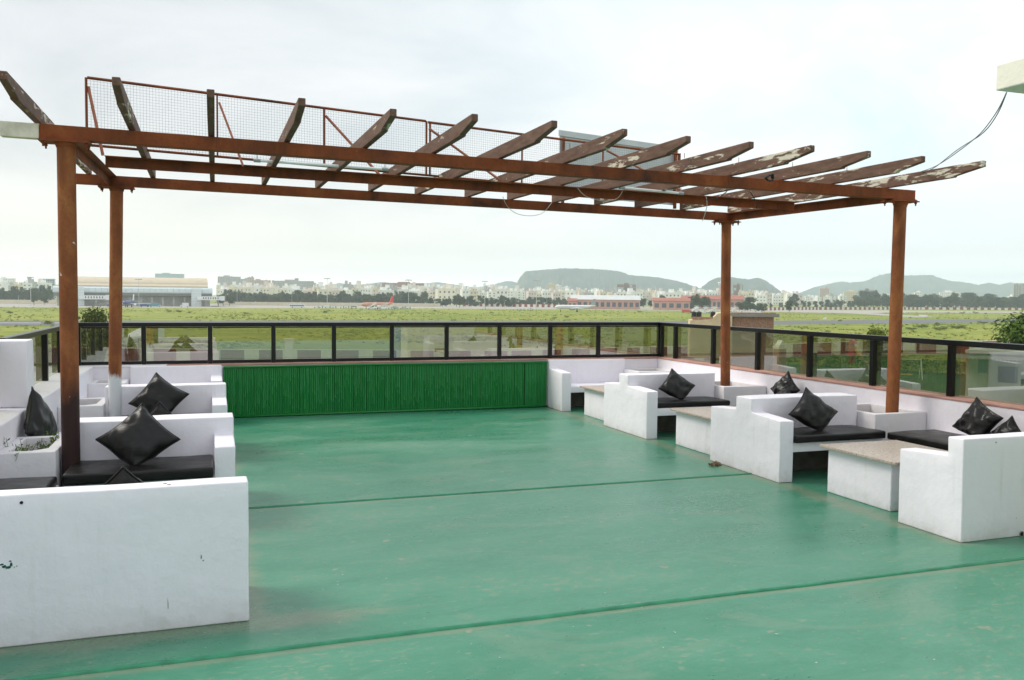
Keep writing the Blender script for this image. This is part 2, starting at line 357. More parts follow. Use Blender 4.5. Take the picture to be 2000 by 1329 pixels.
def m_hill():
    m, t, b = mat('scrub_hillside', .95, .05); v = coord(t, scale=(1, 1, 2.2))
    f = noi(t, v, .010, 9, .65); g = noi(t, coord(t, scale=(1, 1, .25)), .022, 6, .65)
    c = ramp(t, f, [(.35, (.022, .038, .026)), (.52, (.050, .066, .046)), (.68, (.13, .125, .095))])
    nrm = nd(t, 'ShaderNodeNewGeometry'); s_ = nd(t, 'ShaderNodeSeparateXYZ'); t.links.new(nrm.outputs['Normal'], s_.inputs[0])
    rock = mm(t, 'MULTIPLY', mm(t, 'SUBTRACT', .80, s_.outputs['Z']), 3.2, True)
    c = mixc(t, mm(t, 'MULTIPLY', rock, ramp(t, g, [(.38, 0), (.6, 1)])), c, (.34, .27, .21)); col(t, b, c); return m
PL = m_plaster(); RUST = m_rust(); RAFT = m_rafter(); FLOOR = m_floor(); LEA = m_leather(); GLASS = m_glass(); BAM = m_bamboo(); GRAN = m_granite()
PLANT_W = m_plaster('planter_plaster', (.77, .745, .77), 1.5)
CREAM = m_plaster('cream_plaster', (.82, .79, .71), .4)
BLACK = simple('black_gloss_paint', (.004, .004, .005), .3, .25, 12, 'pos', .3)
PINK = simple('pink_coping', (.44, .235, .195), .7, .22, 5, 'pos')
CEM_SHADE = simple('cement_and_shade', (.12, .105, .085), .9, .4, 5, 'pos')  # dark cement; its tone also paints the shade in the seat cavities
BEAD = simple('green_joint_paint', (.020, .185, .095), .35, .25, 8, 'pos')
WIRE = simple('rusty_wire', (.17, .17, .18), .6, .2, 8)
BRACE = simple('red_oxide_bar', (.36, .125, .075), .6, .25, 7)
TIMB = simple('whitewashed_timber', (.66, .63, .57), .7, .25, 9)
TIN = simple('galvanised_sheet', (.50, .545, .56), .45, .12, 3, 'pos', .5, .25)
TUBE_W = simple('white_tube', (.78, .79, .8), .4, .05)
CABLE_B = simple('black_cable', (.012, .012, .014), .5, .1)
CABLE_G = simple('pale_cable', (.46, .44, .40), .5, .15)
SOIL = simple('planter_soil', (.15, .10, .055), .95, .5, 60, 'pos', .1)
LEAFLIT = simple('dry_leaf_brown', (.24, .16, .10), .85, .45, 40)
GREENP = simple('green_paint_mark', (.010, .085, .055), .5, .2, 20)
SCUFF = simple('brown_scuff', (.27, .23, .18), .8, .3, 30)
DARKH = simple('dark_hole', (.012, .010, .009), .9, .2)

# ------------------------------------------------------------------ ground, airfield, hills
GRASS = m_grass(); APRON = m_pave('apron_concrete', (.40, .365, .325)); RUNW = m_pave('runway_asphalt', (.155, .155, .16))
def sheet(name, pts, z, m):
    b = MB(); f = b.bm.faces.new([b.bm.verts.new((p[0], p[1], z)) for p in pts])
    if f.normal.z < 0 or True: bmesh.ops.recalc_face_normals(b.bm, faces=b.bm.faces)
    b.bm.normal_update()
    if f.normal.z < 0: f.normal_flip()
    return tag(b.build(name, m), kind='structure')
R_ = 30000
g = MB(); ring = [g.bm.verts.new((R_*math.cos(a*PI/24), R_*math.sin(a*PI/24), GZ)) for a in range(48)]; g.bm.faces.new(ring)
tag(g.build('ground', GRASS), kind='structure')
PAVED = []
def strip(name, top, bot, z, m):        # a paved surface given by its far and near edges on the ground
    PAVED.append([ground(u, v) for u, v in top]+[ground(u, v) for u, v in reversed(bot)])
    return sheet(name, [ground(u, v) for u, v in top]+[ground(u, v) for u, v in reversed(bot)], z, m)
strip('apron', [(-500, 592.2), (100, 592.6), (420, 593.6), (850, 596.4), (1180, 598.6), (1500, 601.6), (1560, 602.4)],
      [(-500, 599.6), (0, 600.3), (430, 602.2), (800, 602.6), (1000, 604), (1200, 606), (1440, 608.3), (1560, 607.5)], GZ+.03, APRON)
strip('taxiway', [(1440, 605.2), (1560, 605.7), (1900, 608.3), (2300, 611.5)], [(1440, 609), (1650, 612), (1790, 620.5), (1830, 619.5), (1700, 612), (1760, 610.5), (2300, 613.4)], GZ+.05, APRON)
strip('runway', [(-600, 624.5), (0, 627), (700, 626.5), (1450, 627.5), (1700, 625.5), (2000, 623), (2400, 620)],
      [(-600, 633), (0, 636), (700, 637.5), (1450, 635.5), (1700, 632.5), (2000, 629.5), (2400, 626)], GZ+.04, RUNW)
strip('runway_edge_line', [(-300, 630.2), (0, 631.0), (300, 631.5)], [(-300, 630.8), (0, 631.6), (300, 632.1)], GZ+.06, simple('road_paint', (.6, .6, .58), .7))

HILL = m_hill()
def hill(name, prof, D, depth, flat=0.0, seed=0, rocky=0):
    """a ridge whose crest follows prof (column, row) at distance D; falls away before and behind"""
    b = MB(); us = []; u = prof[0][0]
    while u <= prof[-1][0]: us.append(u); u += 3.0
    rows = [(-1, 0), (-.8, .16), (-.6, .36), (-.42, .52), (-.28, .66), (-.2, .80), (-.12, .93), (-.05, .985), (0, 1.0), (.25, .97), (.55, .8), (1, 0)]
    if flat: rows = [(-1, 0), (-.75, .14), (-.52, .30), (-.36, .43), (-.25, .56), (-.19, .72), (-.15, .9), (-.10, .985), (-.02, 1.0), (.3, .99), (.6, .8), (1, 0)]
    grid = []
    for u in us:
        for (a, b0), (c, d0) in zip(prof, prof[1:]):
            if a <= u <= c: v = b0+(d0-b0)*(u-a)/(c-a); break
        H = zy(v, u, D)-GZ; rowv = []
        for s_, h in rows:
            p = at(u, D + s_*depth)
            nz = mnoise.fractal(Vector((u*.03+seed, s_*3.1, seed)), .9, 2.1, 5)
            n3 = mnoise.fractal(Vector((u*.16+seed, s_*7, 3+seed)), .8, 2.1, 4)
            k = h*(1-h)*4
            rowv.append(b.bm.verts.new((p.x, p.y, GZ-2+(H+2)*h + k*(nz*.22+n3*.14)*H*1.1 + (1 if h == 1 else 0)*n3*6)))
        grid.append(rowv)
    for a, c in zip(grid, grid[1:]):
        for i in range(len(rows)-1): b.bm.faces.new((a[i], c[i], c[i+1], a[i+1]))
    bmesh.ops.recalc_face_normals(b.bm, faces=b.bm.faces)
    return tag(b.build(name, HILL, smooth='all'), kind='structure')
hill('mesa_hill', [(985, 580), (1004, 572), (1009, 556), (1013, 545), (1020, 537), (1026, 530.5), (1060, 528), (1085, 526), (1110, 525), (1160, 526), (1205, 530), (1216, 533), (1230, 538), (1270, 541), (1310, 546.5), (1335, 553), (1365, 563), (1390, 580)], 5000, 900, 1, 1)
hill('low_hills', [(600, 578), (640, 560), (660, 553), (685, 556), (715, 556), (742, 551), (765, 554), (800, 561), (835, 554), (855, 551.5), (885, 556), (930, 562), (965, 556), (985, 550), (1000, 549.5), (1020, 556), (1060, 580)], 6500, 900, 0, 5)
hill('cone_hill', [(1345, 582), (1372, 560), (1385, 549), (1400, 542.5), (1428, 541.5), (1450, 545), (1466, 546), (1478, 543), (1490, 546), (1503, 554), (1520, 566), (1540, 582)], 4600, 700, 0, 9)
hill('blue_range', [(1530, 584), (1565, 571), (1590, 561), (1612, 556), (1640, 550), (1660, 552), (1688, 550), (1703, 543), (1716, 538), (1736, 534), (1762, 539), (1790, 538), (1818, 537.5), (1836, 544), (1855, 549), (1885, 552), (1912, 557), (1930, 552), (1950, 556.5), (1970, 552), (2000, 556), (2060, 553), (2140, 566), (2200, 586)], 6800, 1000, 0, 14)

def inside(p, poly):
    c = False; n = len(poly)
    for i in range(n):
        a, b = poly[i], poly[i-1]
        if (a[1] > p[1]) != (b[1] > p[1]) and p[0] < (b[0]-a[0])*(p[1]-a[1])/(b[1]-a[1])+a[0]: c = not c
    return c
def grass_tufts():
    rg = random.Random(31); bm = bmesh.new(); tones = []; n = 0
    while n < 5500:
        az = YAW+rg.uniform(-.62, .62); D = 165*math.exp(rg.random()*1.75); p = Vector((math.sin(az)*D, math.cos(az)*D, GZ))
        if any(inside(p, q) for q in PAVED): continue
        cl = mnoise.fractal(Vector((p.x*.018, p.y*.010, 4)), .9, 2.1, 4)
        if cl < rg.uniform(-.35, .5): continue
        n += 1; h = rg.uniform(.15, .45)*(1+.5*max(0, cl)); tn = min(1, max(0, .45+.55*mnoise.noise(Vector((p.x*.03, p.y*.012, 9)))+rg.gauss(0, .18)))
        for k in range(4):
            a = rg.uniform(0, 6.28); w = Vector((math.cos(a), math.sin(a), 0))*rg.uniform(.25, .6); l = Vector((rg.gauss(0, .3), rg.gauss(0, .3), 0)); q = p+Vector((rg.gauss(0, .4), rg.gauss(0, .4), 0))
            bm.faces.new([bm.verts.new(x) for x in (q-w, q+w, q+w*.4+l+Vector((0, 0, h*rg.uniform(.7, 1))), q-w*.5+l*.6+Vector((0, 0, h)))]); tones.append(tn)
    o = finish('grass_tufts', bm, m_leaf('tuft_grass', (.20, .25, .040), (.40, .385, .095))); a_ = o.data.attributes.new('tone', 'FLOAT', 'FACE'); a_.data.foreach_set('value', tones)
    tag(o, 'tufts of long grass growing over the airfield', 'grass', kind='stuff')
grass_tufts()

# ------------------------------------------------------------------ trees
LF_FAR = [m_leaf('foliage_dark', (.020, .038, .014), (.055, .085, .030)), m_leaf('foliage_mid', (.028, .050, .016), (.070, .100, .034)), m_leaf('foliage_olive', (.038, .054, .018), (.095, .110, .040))]
BARK = simple('bark', (.085, .06, .045), .9, .3, 4)
def set_tone(o, fn):
    me = o.data; a = me.attributes.new('tone', 'FLOAT', 'FACE')
    for p in me.polygons: a.data[p.index].value = fn(p)
def crown_bm(r, rng, n, leaf, rx, rz, zc, lumps):
    """leaf-sized faces through lumpy volume; each lump keeps its own tone"""
    b = bmesh.new(); tones = []
    cs = []
    for i in range(lumps):
        a = rng.uniform(0, 2*PI); q = rng.uniform(.2, .72); h = rng.uniform(-.65, .75)
        cs.append((Vector((math.cos(a)*q*rx*(1-.35*abs(h)), math.sin(a)*q*rx*(1-.35*abs(h)), zc+h*rz)), rng.uniform(.26, .48), rng.uniform(0, 1)))
    for i in range(n):
        c, k, tn = cs[rng.randrange(lumps)]
        d = Vector((rng.gauss(0, 1), rng.gauss(0, 1), rng.gauss(0, 1))).normalized()*(rng.random()**.45)
        p = c + Vector((d.x*k*rx, d.y*k*rx, d.z*k*rz))
        nrm = (d + Vector((0, 0, .6)) + Vector((rng.gauss(0, .5), rng.gauss(0, .5), rng.gauss(0, .5)))).normalized()
        x = nrm.orthogonal().normalized(); x = Matrix.Rotation(rng.uniform(0, 6.28), 3, nrm) @ x; y = nrm.cross(x)
        s = leaf*rng.uniform(.6, 1.3)
        b.faces.new([b.verts.new(p+q) for q in (x*s, y*s*.45, -x*s, -y*s*.45)])
        tones.append(min(1, max(0, tn*.55+rng.random()*.45)))
    return b, tones
def make_tree(name, h, rx, rz, n, leaf, lumps, m, rng, label, cat, trunk_r=.2, zc=None, limbs=4):
    root = empty(name, (0, 0, 0), label, cat)
    zc = zc or h-rz
    b = MB(); b.tube([(0, 0, 0), (rng.uniform(-.1, .1)*rx*.3, 0, zc*.5), (0, rng.uniform(-.1, .1)*rx*.3, zc), (.1, 0, zc+rz*.4)], [trunk_r, trunk_r*.8, trunk_r*.55, trunk_r*.15], 7)
    for i in range(limbs):
        a = rng.uniform(0, 6.28); q = rx*.6
        b.tube([(0, 0, zc*rng.uniform(.45, .9)), (math.cos(a)*q*.5, math.sin(a)*q*.5, zc*.95), (math.cos(a)*q, math.sin(a)*q, zc+rz*.3)], [trunk_r*.5, trunk_r*.3, trunk_r*.1], 5)
    b.build('trunk', BARK, root, True, own=False)
    cb, tones = crown_bm(1, rng, n, leaf, rx, rz, zc, lumps)
    o = finish('crown', cb, m, root, own=False); a = o.data.attributes.new('tone', 'FLOAT', 'FACE'); a.data.foreach_set('value', tones)
    return root
ZONES = [(30, 'at the far left edge'), (60, 'left of the first floodlight mast'), (110, 'beside the left end of the terminal'), (430, 'behind the terminal'), (475, 'beside the right end of the terminal'), (540, 'below the wide grey slab'), (580, 'above the apron bus'), (625, 'below the long grey block'), (660, 'around the centre floodlight mast'), (715, 'left of the red-tailed airliner'), (760, 'behind the red-tailed airliner'), (800, 'right of the red-tailed airliner'), (835, 'below the long reddish block'), (880, 'right of the long reddish block'), (920, 'left of the skyline mast'), (965, 'under the skyline mast'), (1010, 'left of the mesa cliff'), (1050, 'under the mesa cliff'), (1080, 'below the cream tower'), (1120, 'behind the white airliner'), (1180, 'behind the left half of the hangar'), (1250, 'behind the right half of the hangar'), (1285, 'between hangar and fire station'), (1350, 'behind the fire station'), (1400, 'above the parked stairs'), (1450, 'beside the rear right post'), (1500, 'right of the rear right post'), (1540, 'below the cone hill'), (1600, 'left of the pink tower'), (1640, 'below the pink tower'), (1710, 'around the open concrete frame'), (1765, 'by the front right post'), (1830, 'just past the front right post'), (1890, 'below the long white building'), (1950, 'left of the leafy tree'), (9999, 'above the leafy tree')]
def zone(u):
    for a, s in ZONES:
        if u < a: return s
protos = []
for k in range(6):
    rng = random.Random(50+k)
    wide = [6, 5, 7.5, 4.5, 6.5, 5.5][k]; ht = [12, 14, 11, 13, 9.5, 15][k]
    protos.append(make_tree('airfield_tree', ht, wide, ht*.45, 900, .85, 13, LF_FAR[k % 3], rng, 'x', 'tree', .3))
ptr = [tree_of(p) for p in protos]; used = [False]*6
tone_w = ['dark green', 'mid green', 'olive green']; shape_w = ['broad', 'tall', 'spreading', 'slim', 'low', 'tall dense']
def put_tree(u, D, sc, k):
    label = f'{shape_w[k]} {tone_w[k % 3]} airfield tree, {"front" if D < 1060 else "rear"} row, {zone(u)}'
    loc = at(u, D)
    rz = rnd.uniform(0, 6.28); s3 = (sc*rnd.uniform(.9, 1.15), sc*rnd.uniform(.9, 1.15), sc)
    if not used[k]:
        o = protos[k]; used[k] = True; o.location = loc; o.rotation_euler = (0, 0, rz); o.scale = s3; o['label'] = label
    else: o = copy_tree(protos[k], ptr[k], loc, rz, label, s3)
    o['group'] = 'trees along the far edge of the airfield'
def tree_row(u0, u1, step, D, sc):
    u = u0
    while u < u1:
        put_tree(u, D+rnd.uniform(-40, 60), sc*rnd.uniform(.75, 1.2), rnd.randrange(6)); u += step*rnd.uniform(.6, 1.4)
tree_row(-30, 105, 6.5, 960, 1.25); tree_row(428, 845, 6.5, 1010, 1.0); tree_row(440, 835, 9, 1080, 1.2)
tree_row(855, 1010, 7, 1010, .95); tree_row(1005, 1125, 7, 1120, .9); tree_row(1250, 1290, 10, 1000, 1.05)
tree_row(1350, 1380, 9, 900, 1.2); tree_row(1445, 1490, 9, 830, 1.05); tree_row(1495, 1560, 14, 1050, .7); tree_row(1570, 1680, 11, 1180, .95)
tree_row(1680, 2040, 7.5, 1270, 1.4); tree_row(1675, 2040, 9, 1400, 1.8)
for u, D, s in [(898, 900, 1.05), (1542, 830, .9), (1550, 1150, 1.5), (66, 800, 1.0), (86, 820, .8), (448, 870, 1.0), (436, 860, 1.1)]: put_tree(u, D, s, rnd.choice([0, 2, 5]))

# ------------------------------------------------------------------ town
WN = simple('dark_window', (.10, .11, .125), .3, .2, 3)
TOWN = [simple('town_white', (.84, .83, .81), .8, .08, .3), simple('town_cream', (.70, .62, .47), .8, .1, .3), simple('town_pink', (.56, .42, .36), .8, .1, .3), simple('town_grey', (.44, .43, .42), .8, .12, .3), simple('town_blue', (.42, .53, .60), .6, .1, .3), simple('raw_concrete', (.26, .235, .215), .9, .15, .3), simple('brick_red', (.36, .155, .11), .85, .15, .3), simple('off_white', (.76, .71, .62), .8, .1, .3), simple('rose_white', (.70, .60, .56), .8, .1, .3)]
TOWN_N = ['white', 'cream', 'pale pink', 'grey', 'pale blue', 'raw concrete', 'red', 'cream', 'pale rose']
def block(name, w, d, h, m, rng, storeys=None, bays=None, top=True, win=(.38, .36), skeleton=False):
    """flat-roofed block, front towards -Y: walls with parapet and roof room, window boxes sunk into a recessed front"""
    root = empty(name, (0, 0, 0), 'x', 'building')
    st = storeys or max(2, int(h/3.3)); nb = bays or max(2, int(w/3.4)); fh = h/st; bw = w/nb
    b = MB()
    if skeleton:
        for i in range(st+1): b.box(-w/2, w/2, -d/2, d/2, i*fh-.2 if i else 0, i*fh+.2)
        for i in range(nb+1):
            for yy in (-d/2+.4, 0, d/2-.4):
                x = -w/2+.3+i*(w-.6)/nb; b.box(x-.3, x+.3, yy-.3, yy+.3, 0, h-.25)
        b.box(-w*.12, w*.12, -d*.2, d*.2, .3, h+3)
        b.build('frame', m, root, own=False)
        c = MB()
        for i in range(st):
            for k in range(nb):
                if rng.random() < .4: c.box(-w/2+.7+k*bw, -w/2+bw+.2+k*bw-.4, -d/2+1.1, -d/2+1.4, i*fh+.2, i*fh+fh*.8)
        o = c.build('infill_wall', TOWN[6], root, own=False); o['kind'] = 'stuff'
        return root
    # facade with piers and spandrels, so that windows sit in real openings
    b.box(-w/2, w/2, -d/2+.5, d/2, 0, h)
    for i in range(st+1):
        z0 = i*fh-fh*(1-win[1])/2; z1 = i*fh+fh*(1-win[1])/2
        b.box(-w/2, w/2, -d/2, -d/2+.5, max(0, z0), min(h, z1))
    for k in range(nb+1):
        x = -w/2+k*bw; pw = bw*(1-win[0])/2
        b.box(max(-w/2, x-pw), min(w/2, x+pw), -d/2+.003, -d/2+.5, .01, h-.01)
    b.box(-w/2-.15, w/2+.15, -d/2-.15, d/2+.15, h, h+.9)
    if top:
        q = rng.uniform(-.25, .25)*w; b.box(q-w*.14, q+w*.14, -d*.1, d*.3, h+.9, h+3.6)
        if rng.random() < .6: b.box(-q-1, -q+1, 0, 2, h+.9, h+2.6)
    b.build('wall', m, root, own=False)
    c = MB()
    for i in range(st):
        for k in range(nb):
            x = -w/2+(k+.5)*bw; z = (i+.5)*fh; c.box(x-bw*win[0]/2+.01, x+bw*win[0]/2-.01, -d/2+.42, -d/2+.494, z-fh*win[1]/2+.01, z+fh*win[1]/2-.01)
    o = c.build('window_row', WN, root, own=False); o['kind'] = 'stuff'
    return root
hp = []
for k in range(9):
    rng = random.Random(200+k); ci = [0, 3, 7, 0, 8, 0, 1, 7, 0][k]
    w = [13, 9, 12, 18, 11, 14, 8, 16, 10][k]; h = [13, 11, 14, 10, 12, 16, 14, 10, 17][k]
    hp.append((block('town_house', w, 10, h, TOWN[ci], rng), ci, w, h))
htr = [tree_of(x[0]) for x in hp]; hu = [False]*9
def put_house(u, D, v_top, k):
    r, ci, w, h = hp[k]; H = max(8, zy(v_top, u, D)-GZ); s = H/h
    sx_ = rnd.uniform(.9, 1.25); sc = (sx_*(.6+.4*s), 1, s)
    lab = f'{"small" if w < 11 else "wide" if w > 14 else "boxy"} {TOWN_N[ci]} {"low" if H < 15 else "mid-height" if H < 22 else "tall"} town house, {zone(u)}'
    loc = at(u, D); rz = -YAW + rnd.uniform(-.5, .5)
    if not hu[k]: o = r; hu[k] = True; o.location = loc; o.rotation_euler = (0, 0, rz); o.scale = sc; o['label'] = lab
    else: o = copy_tree(r, htr[k], loc, rz, lab, sc)
    o['category'] = 'house'; o['group'] = 'pale houses of the distant town'
def row(u0, u1, step, D0, D1, v0, v1):
    u = u0
    while u < u1:
        put_house(u, rnd.uniform(D0, D1), rnd.uniform(v0, v1)+(u-1000)*.0085, rnd.randrange(9)); u += step*rnd.uniform(.55, 1.4)
row(-20, 100, 10, 1250, 1500, 560, 569); row(430, 1010, 9.5, 1200, 1500, 566, 573); row(430, 1000, 9.5, 1600, 2100, 561, 569)
row(1000, 1400, 8.5, 1350, 1700, 568, 575); row(1010, 1420, 10, 1800, 2400, 566, 572)
row(1400, 1560, 7, 1500, 2100, 568, 575); row(1560, 1680, 9, 1500, 2200, 571, 577); row(1700, 2000, 30, 1700, 2200, 569, 574)
def landmark(u0, u1, v, D, m, label, cat='building', name='apartment_block', d=16, **k):
    w = (u1-u0)*D/F_PX; u = (u0+u1)/2; H = zy(v, u, D)-GZ
    o = block(name, w, d, H, m, random.Random(int(u)), **k); o.location = at(u, D); o.rotation_euler = (0, 0, -YAW-math.atan((u-1000)/F_PX)*.8); o['label'] = label; o['category'] = cat; return o
landmark(427, 469, 541.5, 2000, TOWN[3], 'tall wide grey apartment slab right beside the terminal roof')
landmark(470, 492, 546, 2100, TOWN[3], 'stepped grey block just right of the wide grey slab')
landmark(484, 496, 543, 1900, TOWN[2], 'slim pinkish tower with a roof tank beside the stepped grey block')
landmark(496, 528, 548.5, 1950, TOWN[2], 'pale pink apartment row between slim tower and long grey block')
landmark(537, 612, 550, 1850, TOWN[3], 'long low grey block with rows of dark windows', d=20)
landmark(576, 583, 545, 1900, TOWN[3], 'thin grey stair tower rising over the long grey block', top=False)
landmark(0, 28, 545, 1500, TOWN[0], 'pale office building with roof plant at the left edge', top=True)
landmark(82, 106, 546, 1450, TOWN[4], 'pale blue glass-fronted block left of the terminal end', win=(.8, .7), top=False)
landmark(40, 57, 553, 1350, TOWN[0], 'small white block with bold dark window bands behind trees at left', win=(.75, .5))
landmark(306, 358, 536, 2300, TOWN[4], 'pale blue building showing just above the terminal roof', d=24)
landmark(747, 832, 554, 2100, TOWN[6], 'long reddish-brown block on the skyline above the red-tailed airliner', d=20)
landmark(1068, 1084, 556, 1800, TOWN[1], 'taller cream tower in front of the flat-topped hill')
landmark(1083, 1096, 558.5, 1850, TOWN[0], 'white tower adjoining the cream tower before the flat-topped hill')
landmark(1097, 1113, 562, 1900, TOWN[0], 'lower white block right of the twin towers before the hill')
landmark(1205, 1241, 556, 1700, TOWN[5], 'unfinished concrete frame building below the right flank of the flat-topped hill', skeleton=True, storeys=7, bays=6)
landmark(1432, 1450, 557, 1700, TOWN[5], 'unfinished concrete tower right of the rear right post', skeleton=True, storeys=7, bays=3)
landmark(1680, 1705, 567, 1650, TOWN[5], 'unfinished open concrete frame left of the front right post', skeleton=True, storeys=4, bays=6)
landmark(1601, 1618, 565, 1900, TOWN[2], 'pale pink apartment tower in front of the blue range')
landmark(1648, 1672, 571, 1600, TOWN[1], 'cream block left of the open concrete frame')
landmark(1836, 1872, 571.5, 1750, TOWN[0], 'long white building above the trees right of the front right post')
landmark(1786, 1799, 572, 1700, TOWN[0], 'small white domed-looking house above the trees right of the front right post')
landmark(1979, 1992, 557, 1600, TOWN[3], 'tall pale grey tower at the right edge of the view', win=(.5, .5))
landmark(1991, 2012, 555, 1650, TOWN[3], 'second grey tower cut by the right edge of the view')

# ------------------------------------------------------------------ airport buildings
T_ROOF = simple('tan_metal_roof', (.56, .47, .34), .5, .06, .2); T_GL = simple('pale_curtain_glass', (.62, .69, .70), .2, .08, .3, 'obj', .5); T_DK = simple('dark_louvres', (.20, .205, .19), .5, .15, .4); T_CON = simple('terminal_concrete', (.50, .48, .45), .8, .1, .3); PINKW = simple('pink_sandstone', (.62, .36, .29), .85, .1, .3)
REDR = simple('red_tile_roof', (.36, .13, .095), .8, .15, .5); GREYR = simple('grey_sheet_roof', (.56, .57, .57), .6, .08, .2)
MULL = simple('grey_mullion', (.42, .46, .48), .5, .1)
D_T = 790
term = empty('airport_terminal', at(264, D_T), 'long airport terminal with tan barrel roof over pale glass bands', 'terminal')
k_ = D_T/F_PX; hw = 143*k_
zt = lambda v: zy(v, 264, D_T)-GZ
def tloc(b, name, m, parent=term, smooth=False): return b.build(name, m, parent, smooth, own=False)
WL[term.name] = Vector((0, 0, 0))
b = MB(); H = zt(541); hb = zt(558.5); hl = zt(572.5); hd = zt(579.5)
prof = [(0, hb)]+[(3+ (1-math.cos(a))*22, hb+(H-hb)*math.sin(a)) for a in [x*PI/2/8 for x in range(1, 9)]]+[(50, H), (60, hb), (60, hb-1), (0, hb-1)]
b.prism(prof, 'x', -hw+4, hw-4)
tloc(b, 'roof', T_ROOF)
b = MB(); b.prism([(0, hb-1.02), (-2.2, hb-2.5), (-3, hl+1), (-2.6, hl), (40, hl), (40, hb-1.02)], 'x', -hw, hw); gl_ = tloc(b, 'glass_band', T_GL)
for i in range(26):
    x = -hw+4+i*(2*hw-8)/25; b = MB(); b.box(x-.12, x+.12, -3.3, -3.02, hl+.8, hb-2.3); tloc(b, 'mullion', MULL, gl_)
b = MB(); b.prism([(-2.5, hl-.02), (-1.5, hl-2.5), (1.5, hd), (40, hd), (40, hl-.02)], 'x', -hw+.5, hw-.5); tloc(b, 'louvre_band', T_DK)
b = MB(); b.box(-hw+2, hw-2, 9, 42, 0, hd-.02); tloc(b, 'rear_wall', T_CON)
for i in range(14):
    x = -hw+6+i*(2*hw-12)/13; b = MB(); b.box(x-.7, x+.7, 2.5, 4, 0, hd-.03); tloc(b, 'column', T_CON)
for u in (166, 376):
    x = (u-264)*k_; b = MB(); b.box(x-4.3, x+4.3, -7, -3.4, 0, hb-2); tw = tloc(b, 'stair_tower', T_GL)
    for q in range(7): b = MB(); z = 1+q*(hb-4)/6.2; b.box(x-4.5, x+4.5, -7.25, -7.02, z, z+.45); tloc(b, 'floor_band', TUBE_W, tw)
for u0, u1 in ((176, 214), (386, 422)):
    x0, x1 = (u0-264)*k_, (u1-264)*k_; zb = zt(588); zt_ = zt(578)
    b = MB(); b.box(x0, x1, -13, -10, zb+1.2, zt_); br = tloc(b, 'jet_bridge', TUBE_W)
    b = MB()
    for q in range(7): b.box(x0+1+q*(x1-x0-2)/7, x0+1.9+q*(x1-x0-2)/7, -13.08, -13.02, zb+2.2, zt_-.8)
    tloc(b, 'bridge_window', WN, br)['kind'] = 'stuff'
    b = MB(); b.box(x1-3, x1-2, -12, -11, 0, zb+1.19); b.box(x1-8, x1-2, -12.5, -10.5, .1, .9); tloc(b, 'bridge_leg', T_DK, br)
    b = MB(); b.box(x1-.4, x1+3.2, -13.8, -9.2, zb+.8, zt_+.4); tloc(b, 'bridge_head', TUBE_W, br)
    b = MB(); b.box(x0-4, x0, -12.4, -6, zb+1.3, zt_-.2); tloc(b, 'bridge_link', TUBE_W, br)
term.rotation_euler = (0, 0, -YAW - math.atan((264-1000)/F_PX)*.9)
def shed(u0, u1, v_eave, v_ridge, D, wall, roof, label, name, n_open=0, d=18, cat='building', hip=False):
    w = (u1-u0)*D/F_PX; u = (u0+u1)/2; he = zy(v_eave, u, D)-GZ; hr = zy(v_ridge, u, D)-GZ
    root = empty(name, (0, 0, 0), label, cat)
    b = MB(); b.box(-w/2, w/2, -d/2+.4, d/2, 0, he)
    b.build('wall', wall, root, own=False)
    if n_open:
        for i in range(n_open):
            x = -w/2+(i+.5)*w/n_open; b = MB(); b.box(x-w/n_open*.3, x+w/n_open*.3, -d/2+.3, -d/2+.41, he*.25, he*.72); b.build('window', WN, root, own=False)
            b = MB(); b.box(x-w/n_open*.5, x-w/n_open*.38, -d/2, -d/2+.38, 0, he-.1); b.build('pier', wall, root, own=False)
    b = MB()
    if hip:
        b.prism([(-d/2-1, he), (0, hr), (d/2+1, he), (d/2+1, he-.3), (-d/2-1, he-.3)], 'x', -w/2-.8, w/2+.8)
    else: b.box(-w/2-1, w/2+1, -d/2-1.2, d/2+1, he+.01, hr)
    b.build('roof', roof, root, own=False)
    root.location = at(u, D); root.rotation_euler = (0, 0, -YAW-math.atan((u-1000)/F_PX)*.8); return root
shed(1116, 1248, 585.5, 577, 900, PINKW, GREYR, 'long pink hangar under a wide grey-white sheet roof', 'hangar', 12, 30, hip=True)
shed(1109, 1126, 588, 583, 890, PINKW, REDR, 'low pink annex at the left end of the grey-roofed hangar', 'annex', 2, 14, hip=True)
shed(1276, 1346, 588, 582, 880, PINKW, REDR, 'low red-roofed fire station with open bays right of the hangar', 'fire_station', 5, 20, hip=True)
shed(1332, 1372, 584, 577.5, 960, PINKW, REDR, 'red-roofed hall behind the open-bay fire station', 'airport_hall', 5, 20, hip=True)
shed(1374, 1450, 585, 577, 950, PINKW, REDR, 'long pink building with red hipped roof by the rear right post', 'old_terminal', 9, 22, hip=True)
# control tower peeping past the rear right post
ct_ = empty('control_tower', at(1407, 985), 'slender cream control tower partly hidden by the rear right post', 'tower'); WL[ct_.name] = Vector((0, 0, 0))
b = MB(); H = zy(553, 1407, 985)-GZ; b.tube([(0, 0, 0), (0, 0, H-3)], [2, 1.8], 10); b.build('shaft', TOWN[2], ct_, own=False)
b = MB(); b.tube([(0, 0, H-3), (0, 0, H)], [2.6, 3.2], 10); b.build('cab', T_GL, ct_, own=False)
b = MB(); b.tube([(0, 0, H+.01), (0, 0, H+.8)], [3.4, 3], 10); b.tube([(0, 0, H+.8), (0, 0, H+5)], .15, 5); b.build('roof', TUBE_W, ct_, own=False)
